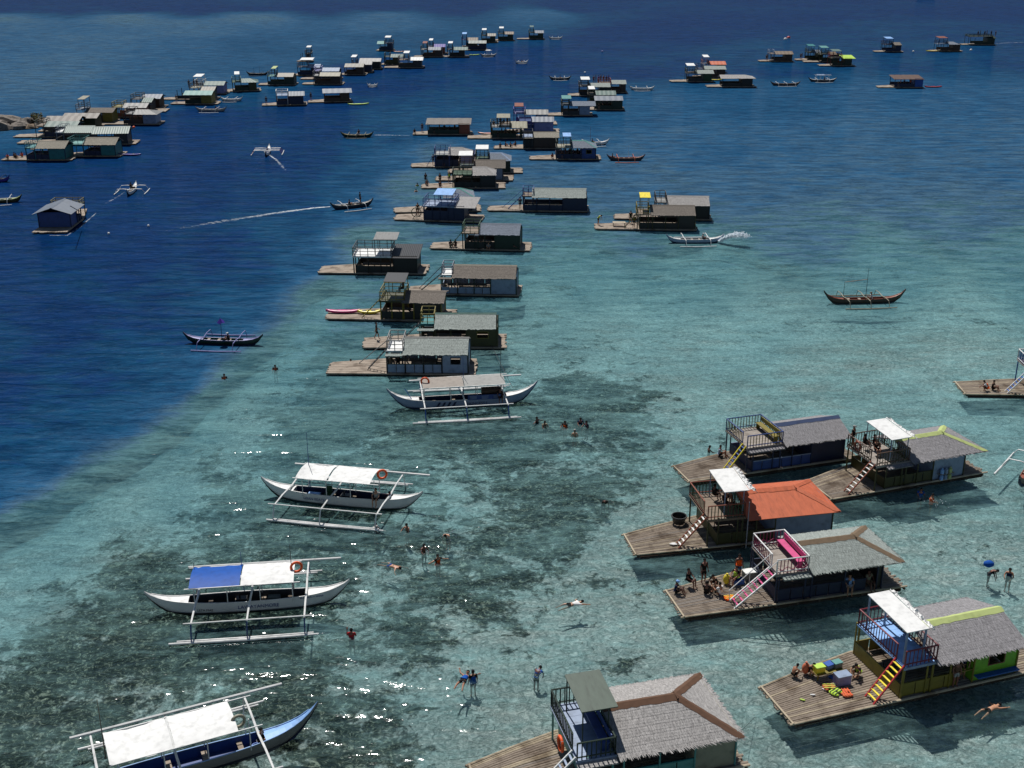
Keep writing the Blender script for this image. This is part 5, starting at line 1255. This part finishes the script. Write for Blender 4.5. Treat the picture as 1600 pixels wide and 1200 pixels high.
deckp('m9', -.9, 2.9, 0, 'person in black with a lime stripe standing by the yellow canopy tower', po='stand', shirt='black', vest='dkgreen')
deckp('m9', -.6, .6, 0, 'person in an olive vest on the near side of the long foredeck', po='stand', shirt='mustard')
deckp('m10d', COTS['m10d']['_dl'] + .5, 2.6, 30, 'man standing at the bow before the black walled cottage, left one', po='stand', shirt='black')
deckp('m10d', COTS['m10d']['_dl'] + .7, 1.6, 30, 'figure crouching beside the man at the bow', po='crouch', shirt='black')
deckp('m10d', COTS['m10d']['_dl'] + 2.6, 2.4, -30, 'man standing mid foredeck, middle one', po='stand', shirt='black')
deckp('m10d', -.8, 3.5, 0, 'man in a lime vest standing near the green floor', po='stand', shirt='black', vest='lime')
deckp('m10d', -2.0, .8, 0, 'person seated low on the foredeck of the black walled cottage', po='sit', shirt='black')
deckp('m10a', -.4, 1.6, 0, 'person standing by the blue ladder', po='stand', shirt='navy')
deckp('m11', -1.1, 2.4, 0, 'man standing on the foredeck of the plain brown roof cottage', po='stand', shirt='black')
deckp('m11', COTS['m11']['_dl'] + .4, .8, 0, 'figure crouching at the bow of the plain brown roof cottage', po='crouch', shirt='black')
deckp('m13', -.5, .8, 0, 'person in an orange vest on the blue cottage foredeck', po='crouch', vest='vest')
def crowd(key, n, x0, x1, y0, y1, z, what, cols=('black', 'navy', 'dkgrey', 'dkbrown')):
    for i in range(n):
        x, y = x0 + (x1 - x0) * (i + .5) / n, y0 + (y1 - y0) * ((i * .618) % 1)
        deckp(key, x, y, (i * 77) % 360, what, z=z, po='stand' if i % 3 else 'bench', shirt=cols[i % len(cols)])
ORD = ['first', 'second', 'third', 'fourth', 'fifth', 'sixth', 'seventh', 'eighth']
def row(key, n, x0, x1, y0, y1, z, what, cols=('black', 'navy', 'dkgrey', 'dkbrown'), po=None):
    for i in range(n):
        x, y = x0 + (x1 - x0) * (i + .5) / n, y0 + (y1 - y0) * ((i * .618) % 1)
        deckp(key, x, y, (i * 77) % 360, ORD[i] + ' from the left of the people ' + what, z=z, po=po or ('stand' if i % 3 else 'bench'), shirt=cols[i % len(cols)])
T_ = lambda k: COTS[k]['_t']
row('m12a', 5, T_('m12a')[0] + .3, T_('m12a')[1] - .3, .5, 2.8, 2.12, 'under the cream canopy')
row('m12a', 6, .8, COTS['m12a']['_L'] - .6, .4, 1.4, .3, 'below the cream canopy floor')
row('m12d', 4, COTS['m12d']['_dl'] + .6, -.8, .6, 2.4, .27, 'on the foredeck before the dark closed walls', po='sit')
row('m10a', 5, 1.0, 4.4, .6, 1.2, .3, 'behind the navy low wall')
row('m13', 5, .7, COTS['m13']['_L'] * .6, .6, 1.6, .3, 'inside the blue cottage with yellow window')
row('m14b', 6, .6, COTS['m14b']['_L'] - .4, .4, 1.2, .3, 'under the light grey metal roof')
row('m14e', 7, -4.2, -.2, .8, 3.0, 2.12, 'on the upper floor beside the tall brown cabin', ('maroon', 'navy', 'purple', 'black'), po='stand')
row('m11', 5, .7, COTS['m11']['_L'] * .7, .6, 1.8, .3, 'under the plain brown roof')
row('r6', 5, .6, COTS['r6']['_L'] * .65, .6, 1.4, .3, 'under the flat brown roof far right', ('black', 'vest', 'navy'))
row('r5', 6, .5, 7, .8, 2.6, 2.6, 'crowded on the far dark green cottage top', po='stand')
row('r2a', 2, -1.9, -.9, 1, 2, .27, 'on the beige roof cottage foredeck', po='stand')
row('r2b', 2, -2.0, -1.0, 1, 2, .27, 'on the teal canopy cottage foredeck', po='stand')
row('pb', 3, 2.2, 4.6, .8, 2.6, 2.6, 'on top of the pale roofs', po='stand')
row('la', 4, COTS['la']['_dl'] + .6, -1.2, .6, 2.6, .27, 'on the teal cottage foredeck at the left edge', ('vest', 'brown', 'black', 'vest'), po='sit')
deckp('pa', -2.1, 1.5, 0, 'lone dark figure standing before the aqua roof', po='stand', shirt='black')
deckp('pf', COTS['pf']['_dl'] + .8, 1.2, 0, 'lone figure standing on the white railed cottage foredeck', po='stand', shirt='navy')
deckp('pg', COTS['pg']['_dl'] + .6, 3.0, 0, 'lone figure standing at the bow of the slate gable cottage', po='stand', shirt='black')
deckp('m1', 0.9, 1.6, 0, 'dark figure inside the white boarded cottage', po='bench', shirt='black')
deckp('l0', -1.3, 1.6, 0, 'person holding an orange float on the slate roofed drifting cottage', po='bench', shirt='dkgrey', vest='tarorange')
deckp('l0', -2.2, 2.4, 0, 'person in a pale shirt near the bow of the drifting cottage', po='sit', shirt='cream')
deckp('l0', -1.6, .8, 0, 'man standing behind on the drifting cottage', po='stand', shirt='black')
# ---- boat crews
def crew(key, x, y, z, deg, label, **k):
    b = BO[key]; p = b.matrix_basis @ Vector((x, y, z)); k.setdefault('po', 'bench'); return person(p, b.rotation_euler.z + math.radians(deg), label, **k)
bpy.context.view_layer.update()
crew('s1', .5, 0, .25, -90, 'boatman in black with a white cap sitting in the green boat', shirt='black', cap='white', po='sit')
crew('s2', .75, 0, .25, -90, 'boatman in a white shirt and straw cap in the dark red boat', shirt='white', cap='tan', po='sit')
crew('s3', 1.2, 0, .4, 90, 'man standing in the bow of the grey boat under way', shirt='black', po='stand')
crew('s3', -.4, 0, .3, 90, 'man seated amidships in the grey boat under way', shirt='black', po='sit')
crew('s4', -.3, 0, .3, 90, 'boatman in black in the white boat heading away', shirt='black', po='bench')
crew('s5', -.2, 0, .3, 90, 'boatman in the boat with red tipped outriggers', shirt='blue', po='sit')
crew('s6', .3, 0, .3, 0, 'boatman in the green hulled boat with lime floats', shirt='black', po='bench')
crew('s7', -2.2, 0, .3, 90, 'boatman at the stern of the orange railed boat', shirt='black', po='sit')
crew('s8', .9, 0, .3, 90, 'paddler in the pale boat before the aqua roofed cottage', shirt='black', po='sit')
crew('s13', .4, 0, .3, 90, 'man in the dark boat with a light canopy frame', shirt='black', po='sit')
crew('s14', 0, 0, .2, 90, 'lone paddler beyond the middle line', shirt='black', po='sit')
crew('s15', 0, 0, .2, 90, 'paddler in the tiny spraying boat', shirt='black', po='sit')
crew('s22', .9, 0, .3, 90, 'man with a cap in the boat spouting water', shirt='grey', cap='white', po='sit')
crew('s19', 0, 0, .3, 90, 'man in the boat behind the blue cottage', shirt='black', po='sit')
crew('b2', 2.6, -.55, .45, 0, 'man in a grey shirt sitting on the gunwale of the two tarpaulin boat', shirt='grey', po='bench')
crew('b2', 3.3, .1, .3, 60, 'person in an orange vest in the bow of the two tarpaulin boat', vest='vest', shirt='black', po='sit')
crew('b1', 2.95, -.5, .35, 0, 'person in dark clothes at the side of the blue and white boat', shirt='black', po='bench')
crew('b4', 3.5, .1, .25, 60, 'person in black sitting near the bright blue bow', shirt='black', po='sit')

# ---------------------------------------------------------------- loose things on the rafts
def item(name, mb, m, p, rz, label, cat, **k):
    o = obj(name, mb, m, **k); o.location = p; o.rotation_euler = (0, 0, rz); return tag(o, label, cat)
c5 = COTS['n5']; d5, z5 = c5['_dl'], c5['_rz']
def crate(p, rz, col, label, s=(.5, .35, .3), lid=None):
    mb = MB(); x, y, z = s; t = .02
    mb.box(-x / 2, -y / 2, 0, x / 2, y / 2, t)
    mb.box(-x / 2, -y / 2, t, x / 2, -y / 2 + t, z); mb.box(-x / 2, y / 2 - t, t, x / 2, y / 2, z); mb.box(-x / 2, -y / 2 + t, t, -x / 2 + t, y / 2 - t, z); mb.box(x / 2 - t, -y / 2 + t, t, x / 2, y / 2 - t, z)
    o = item('crate', mb, mat(col), p, rz, label, 'crate')
    if lid: obj('lid', MB().box(-x / 2 - .02, -y / 2 - .02, z + .004, x / 2 + .02, y / 2 + .02, z + .05), mat(lid), o)
    return o
bench = thing('low_bench', on(c5, -2.35, 2.9, .27), z5, 'low slatted bench loaded with tubs on the green cottage foredeck', 'bench')
obj('seat', MB().box(-.8, -.3, .34, .8, .3, .39), mat('mustard'), bench)
for x in (-.7, .65):
    for y in (-.25, .2): obj('leg', MB().box(x, y, 0, x + .05, y + .05, .34), mat('mustard'), bench)
crate(on(c5, -2.85, 2.9, .665), z5, 'yellow', 'lime yellow tub with lid on the low bench', lid='lime')
crate(on(c5, -2.2, 3.05, .665), z5 + .2, 'pale', 'tub with a blue lid in the middle of the low bench', lid='blue', s=(.45, .35, .2))
crate(on(c5, -1.75, 3.0, .665), z5 + .1, 'cream', 'tub with a teal lid at the right end of the low bench', lid='aqua', s=(.45, .35, .25))
crate(on(c5, -1.95, 2.15, .27), z5, 'lav', 'big pale lilac cooler box beside the low bench', s=(.75, .5, .5), lid='pale')
def jerry(p, rz, col, label, s=1.0):
    mb = MB().ball((0, 0, .32 * s), .22 * s, 10, 8, (1, .8, 1.5)); o = item('jerrycan', mb, mat(col), p, rz, label, 'container', smooth=True)
    obj('lid', MB().tube([(0, 0, .62 * s), (0, 0, .7 * s)], .06 * s, 8), mat(col), o); return o
jerry(on(c5, -3.3, 3.4, .3), z5, 'tarorange', 'orange float bag standing left of the low bench')
def vest_flat(p, rz, c1, c2, label):
    o = thing('life_vest', p, rz, label, 'life vest', 'life vests lying on a raft')
    obj('shell', MB().ball((-.18, 0, .07), .2, 8, 6, (.8, 1.5, .35)).ball((.18, 0, .07), .2, 8, 6, (.8, 1.5, .35)).ball((0, .12, .06), .2, 8, 6, (1, .9, .3)), mat(c1, 'cloth'), o, kind='stuff', smooth=True)
    for y in (-.15, 0, .15): obj('strap', MB().box(-.3, y - .02, .135, .3, y + .02, .15), mat(c2), o)
vest_flat(on(c5, d5 + 3.4, 1.5, .27), z5 + .4, 'lime', 'dkgreen', 'lime and dark green life vest thrown flat on the foredeck')
vest_flat(on(c5, d5 + 3.3, 1.95, .27), z5 - .3, 'tarorange', 'lime', 'orange life vest under the lime one, upper side')
vest_flat(on(c5, d5 + 3.85, 1.25, .27), z5 + 1.4, 'tarorange', 'vest', 'orange life vest right of the lime one')
vest_flat(on(c4, dl4 + 3.3, 1.15, .27), c4['_rz'], 'vest', 'yellow', 'orange and yellow life vest in front of the raft group')
def fin(p, rz, col, label):
    item('swim_fin', MB().quadbox([(-.08, -.3, .05), (.08, -.3, .05), (.13, .15, .04), (-.13, .15, .04)], .03).tube([(0, -.3, .05), (0, -.45, .07)], [.07, .06], 8), mat(col), p, rz, label, 'swim fin', kind=None)
fin(on(c5, d5 + 3.9, 2.7, .28), .6, 'blue', 'blue swim fin on the green cottage foredeck, upper one'); fin(on(c5, d5 + 4.05, 2.45, .28), .9, 'sky', 'blue swim fin on the green cottage foredeck, lower one')
item('sandal', MB().ball((0, 0, .03), .12, 8, 5, (.5, 1.3, .3)), mat('white'), on(c5, d5 + 3.0, 1.9, .27), .8, 'white sandal near the lime vest', 'sandal', smooth=True)
item('sandal', MB().ball((0, 0, .03), .12, 8, 5, (.5, 1.3, .3)), mat('white'), on(c5, d5 + 2.2, 1.7, .27), 1.5, 'white sandal nearest the bow', 'sandal', smooth=True)
item('sandal', MB().ball((0, 0, .03), .12, 8, 5, (.5, 1.3, .3)), mat('lime'), on(c5, d5 + 1.5, 1.5, .27), 1.1, 'lime sandal at the bow of the foredeck', 'sandal', smooth=True)
item('cloth', MB().ball((0, 0, .05), .2, 8, 5, (1.3, .7, .3), .25, random.Random(2)), mat('white', 'cloth'), on(COTS['n3'], COTS['n3']['_dl'] + 2.7, .75, .27), 0, 'crumpled white cloth on the orange roof cottage foredeck', 'cloth')
jerry(on(c4, -1.9, 2.7, .27), 0, 'yellow', 'yellow jerrycan beside the pink stairs')
crate(on(c4, -.3, 3.0, .27), c4['_rz'], 'metalw', 'white cooler box under the pink railed tower', s=(.8, .5, .45), lid='white')
crate(on(c4, -1.2, 2.6, .27), c4['_rz'], 'blue', 'blue tub between the jerrycan and the cooler box', s=(.6, .4, .3))
# black basket boat / tub behind the orange cottage foredeck
tb_ = MB().ring((0, 0, .5), .48, .05, 'z', 18, 6).tube([(0, 0, .02), (0, 0, .5)], [.36, .48], 18, False)
item('drum_tub', tb_, mat('black'), on(COTS['n3'], -1.3, 3.4, .27), 0, 'round black tub at the far side of the orange roof cottage foredeck', 'tub', kind=None)
jars = MB()
c2 = COTS['n2']
for i in range(3):
    for j in range(2):
        o = item('water_jug', MB().tube([(0, 0, 0), (0, 0, .3), (0, 0, .36), (0, 0, .44)], [.13, .13, .05, .05], 10), mat(['sky', 'pale', 'palelime'][i]), on(c2, c2['_L'] * .7 + .34 * i, -.02, .3 + .45 * j), 0,
                 ['blue', 'white', 'lime'][i] + ' water jug ' + ['on the lower row', 'stacked on top'][j] + ' against the pale cabin wall', 'water jug')
shf = item('jug_shelf', MB().box(-.6, -.16, 0, .6, .16, .02), mat('wood', 'wood'), on(c2, c2['_L'] * .7 + .34, -.02, .745), c2['_rz'], 'small shelf between two rows of water jugs', 'shelf')
# bench on the far foredeck with yellow canopy
c9 = COTS['m9']
tb9 = thing('low_table', on(c9, c9['_dl'] + 3.0, 1.4, .27), c9['_rz'], 'low wooden table on the foredeck of the yellow canopy cottage', 'table')
obj('top', MB().box(-.8, -.35, .45, .8, .35, .5), mat('bamboo', 'wood'), tb9)
for x in (-.75, .68):
    for y in (-.3, .25): obj('leg', MB().box(x, y, 0, x + .07, y + .05, .45), mat('bamboo', 'wood'), tb9)
# slanted poles and mooring lines
def pole(p, q, r, col, label, cat='pole'):
    o = MB().tube([Vector((0, 0, 0)), Vector(q) - Vector(p)], r, 6); o = obj('pole' if cat == 'pole' else 'mooring_line', o, mat(col)); o.location = p; return tag(o, label, cat)
pole(on(c4, -.6, 3.2, 2.2), on(c4, -.6, 3.2, 5.2), .03, 'metal', 'thin metal antenna pole behind the pink railed tower')
pole(on(COTS['m1'], -2.6, 2.4, .3), on(COTS['m1'], .5, 2.4, 2.9), .035, 'metalw', 'long pale pole leaning on the white boarded cottage tower')
pole(on(COTS['m4'], -2.4, 1.8, .3), on(COTS['m4'], .1, 1.8, 2.8), .035, 'dkgrey', 'dark pole leaning on the long brown thatch cottage')
pole(on(COTS['m8'], -2.8, 1.4, .3), on(COTS['m8'], .1, 1.4, 2.9), .03, 'blueshade', 'blue pole leaning on the small blue tower')
pole(at(124, 330, 2.2), at(110, 322, 4.6), .05, 'dkgrey', 'dark antenna leaning on the drifting cottage')
pole(at(870, 1166, .3), at(1600, 1100, -1.0) * 0 + at(700, 1188, -.8), .012, 'dkgrey', 'thin mooring rope left of the green shaded cottage', 'rope')
pole(on(COTS['m2'], 6.5, .4, .4), at(801, 606, .6), .02, 'dkgrey', 'dark mooring rope down to the blue and white boat', 'rope')
rp = Vector(at(1155, 1145, .4)); pole(rp, at(1180, 1120, -.9), .012, 'dkgrey', 'thin mooring rope right of the brown hip strips', 'rope')
# round frame by the tall blue cottage
item('round_frame', MB().ring((0, 0, .75), .62, .05, 'y', 18, 6).tube([(0, 0, .1), (0, 0, 1.4)], .03, 5), mat('olive'), on(COTS['m7'], -1.1, .8, .3), 0, 'round metal hoop frame on the foredeck of the tall blue cottage', 'hoop frame')
# buoys
def buoy(px, py, col, label, r=.45, t2=None):
    o = item('buoy', MB().ball((0, 0, .1), r, 10, 8), mat(col), at(px, py), 0, label, 'buoy', smooth=True)
    if t2: obj('band', MB().ring((0, 0, .1), r * .97, .06, 'z', 14, 5), mat(t2), o)
buoy(1227, 62, 'white', 'white buoy left of the red topped one', .55); buoy(1232, 60, 'red', 'red and white buoy in the far open water', .65, 'white')
buoy(1427, 81, 'white', 'small white buoy between two far right cottages', .3); buoy(1517, 79, 'white', 'white float right of the reddish canopy cottage', .4)
buoy(209, 200, 'vest', 'small orange buoy below the whitish hipped roof', .28); buoy(232, 354, 'white', 'small white float in the deep channel, right one', .16); buoy(170, 366, 'white', 'small white float in the deep channel, left one', .16)
buoy(941, 81, 'lav', 'tiny lilac buoy in the far channel', .3); buoy(914, 114, 'white', 'tiny white float beyond the crowded upper floor', .25)
item('banana_boat', MB().tube([(-1.5, 0, 0), (-.6, 0, .12), (.6, 0, .12), (1.4, 0, .3)], [.2, .3, .3, .15], 8), mat('blue'), on(COTS['m6'], .6, -.4, .3) * 0 + at(1434, 751, .1), .3, 'small blue inflatable in the shade beside the lime ridged cottage', 'inflatable', smooth=True)

# ---------------------------------------------------------------- wakes and foam
def foam_mat():
    m, N, L = nm('foam'); b = N['Principled BSDF']; b.inputs['Base Color'].default_value = (.75, .8, .83, 1); b.inputs['Roughness'].default_value = .8
    geo = N.new('ShaderNodeNewGeometry'); a = N.new('ShaderNodeAttribute'); a.attribute_name = 'thick'
    n1 = noise(N, L, geo.outputs['Position'], 1.6, 6, .7, .5)
    v = math_n(N, L, 'ADD', math_n(N, L, 'MULTIPLY_ADD', n1, 1.7, -.85), a.outputs['Fac'])
    al = ramp(N, L, v, (.38, 0.0), (1.1, .6)); L.new(al, b.inputs['Alpha'])
    return m
FM = foam_mat()
def wake(pts, w, thick, label):
    """pts: picture points along the wake, widths in metres"""
    P = [at(*p) for p in pts]; vs, fs, th = [], [], []
    n = len(P); Q = []
    for i in range(n - 1):
        for k in range(10): Q.append((P[i].lerp(P[i + 1], k / 10), (i + k / 10) / (n - 1)))
    Q.append((P[-1], 1))
    for i, (p, t) in enumerate(Q):
        d = (Q[min(i + 1, len(Q) - 1)][0] - Q[max(i - 1, 0)][0]).normalized(); nn = Vector((-d.y, d.x, 0))
        ww = w[0] + (w[1] - w[0]) * t; tk = thick[0] + (thick[1] - thick[0]) * t
        for s in (-1, -.5, 0, .5, 1):
            vs.append(tuple(p + nn * ww * s / 1 + Vector((0, 0, .012)))); th.append(tk * (1 - abs(s)) + -.5 * (abs(s) == 1))
    for i in range(len(Q) - 1):
        for j in range(4): a = i * 5 + j; fs.append((a, a + 1, a + 6, a + 5))
    me = bpy.data.meshes.new('wake_foam'); me.from_pydata(vs, [], fs); me.materials.append(FM)
    at_ = me.attributes.new('thick', 'FLOAT', 'POINT'); at_.data.foreach_set('value', th)
    o = bpy.data.objects.new('wake_foam', me); COL.objects.link(o); o['kind'] = 'stuff'; tag(o, label, 'wake')
wake([(516, 323), (490, 325), (430, 333), (340, 347), (260, 361)], (.3, 1.6), (1.25, .3), 'long white wake trailing left of the grey boat')
wake([(419, 241), (432, 250), (446, 266)], (.3, .6), (1.0, .5), 'white wake of the boat with red tipped outriggers')
wake([(585, 211), (600, 211), (640, 212)], (.4, .8), (.9, .5), 'white wake right of the lime float boat')
wake([(1556, 68), (1575, 67), (1600, 66)], (.6, 1.6), (.7, .5), 'pale wake right of the far dark green cottage')
wake([(195, 300), (180, 310), (165, 318)], (.2, .7), (.55, .45), 'faint wake of the white boat heading away')
wake([(78, 368), (105, 368), (125, 355), (150, 333)], (.25, .25), (.75, .6), 'thin foam line along the drifting cottage')
jet = MB(); jr = random.Random(9)
for k in range(2000):
    t = jr.random(); c = Vector(at(1124, 377, .25)).lerp(at(1163, 373, .9), t) + Vector((0, 0, .55 * math.sin(math.pi * t * .8)))
    c += Vector((jr.gauss(0, .1 + .25 * t), jr.gauss(0, .1 + .25 * t), jr.gauss(0, .04 + .12 * t))); s = jr.uniform(.04, .11)
    o = len(jet.v); jet.v += [tuple(c + Vector((s, 0, 0))), tuple(c + Vector((-s * .5, s * .8, 0))), tuple(c + Vector((-s * .5, -s * .8, 0))), tuple(c + Vector((0, 0, s * 1.3)))]
    jet.f += [(o, o + 1, o + 3), (o + 1, o + 2, o + 3), (o + 2, o, o + 3), (o, o + 2, o + 1)]
tag(obj('water_jet', jet, mat('e8eef2', 'cloth'), kind='stuff'), 'white jet of water spouting right of the boat by the yellow canopy cottage', 'water jet')
spl = MB()
for (px, py, n_, r_) in [(700, 836, 30, .4), (590, 826, 26, .4), (672, 862, 24, .35), (604, 888, 26, .5), (838, 1055, 20, .3), (1160 - 0, 668, 0, 0), (815, 97, 60, 1.2), (505, 563 - 18, 20, .4), (1464, 786, 24, .4), (730, 1075, 24, .5), (562, 886, 0, 0)]:
    for k in range(n_):
        c = at(px, py, .03) + Vector((jr.gauss(0, r_), jr.gauss(0, r_), jr.uniform(0, .1))); s = jr.uniform(.015, .045)
        o = len(spl.v); spl.v += [tuple(c + Vector((s, 0, 0))), tuple(c + Vector((-s * .5, s * .8, 0))), tuple(c + Vector((-s * .5, -s * .8, 0))), tuple(c + Vector((0, 0, s)))]
        spl.f += [(o, o + 1, o + 3), (o + 1, o + 2, o + 3), (o + 2, o, o + 3)]
tag(obj('splashes', spl, mat('e8eef2', 'cloth'), kind='stuff'), 'small white splashes around the bathers', 'splash')
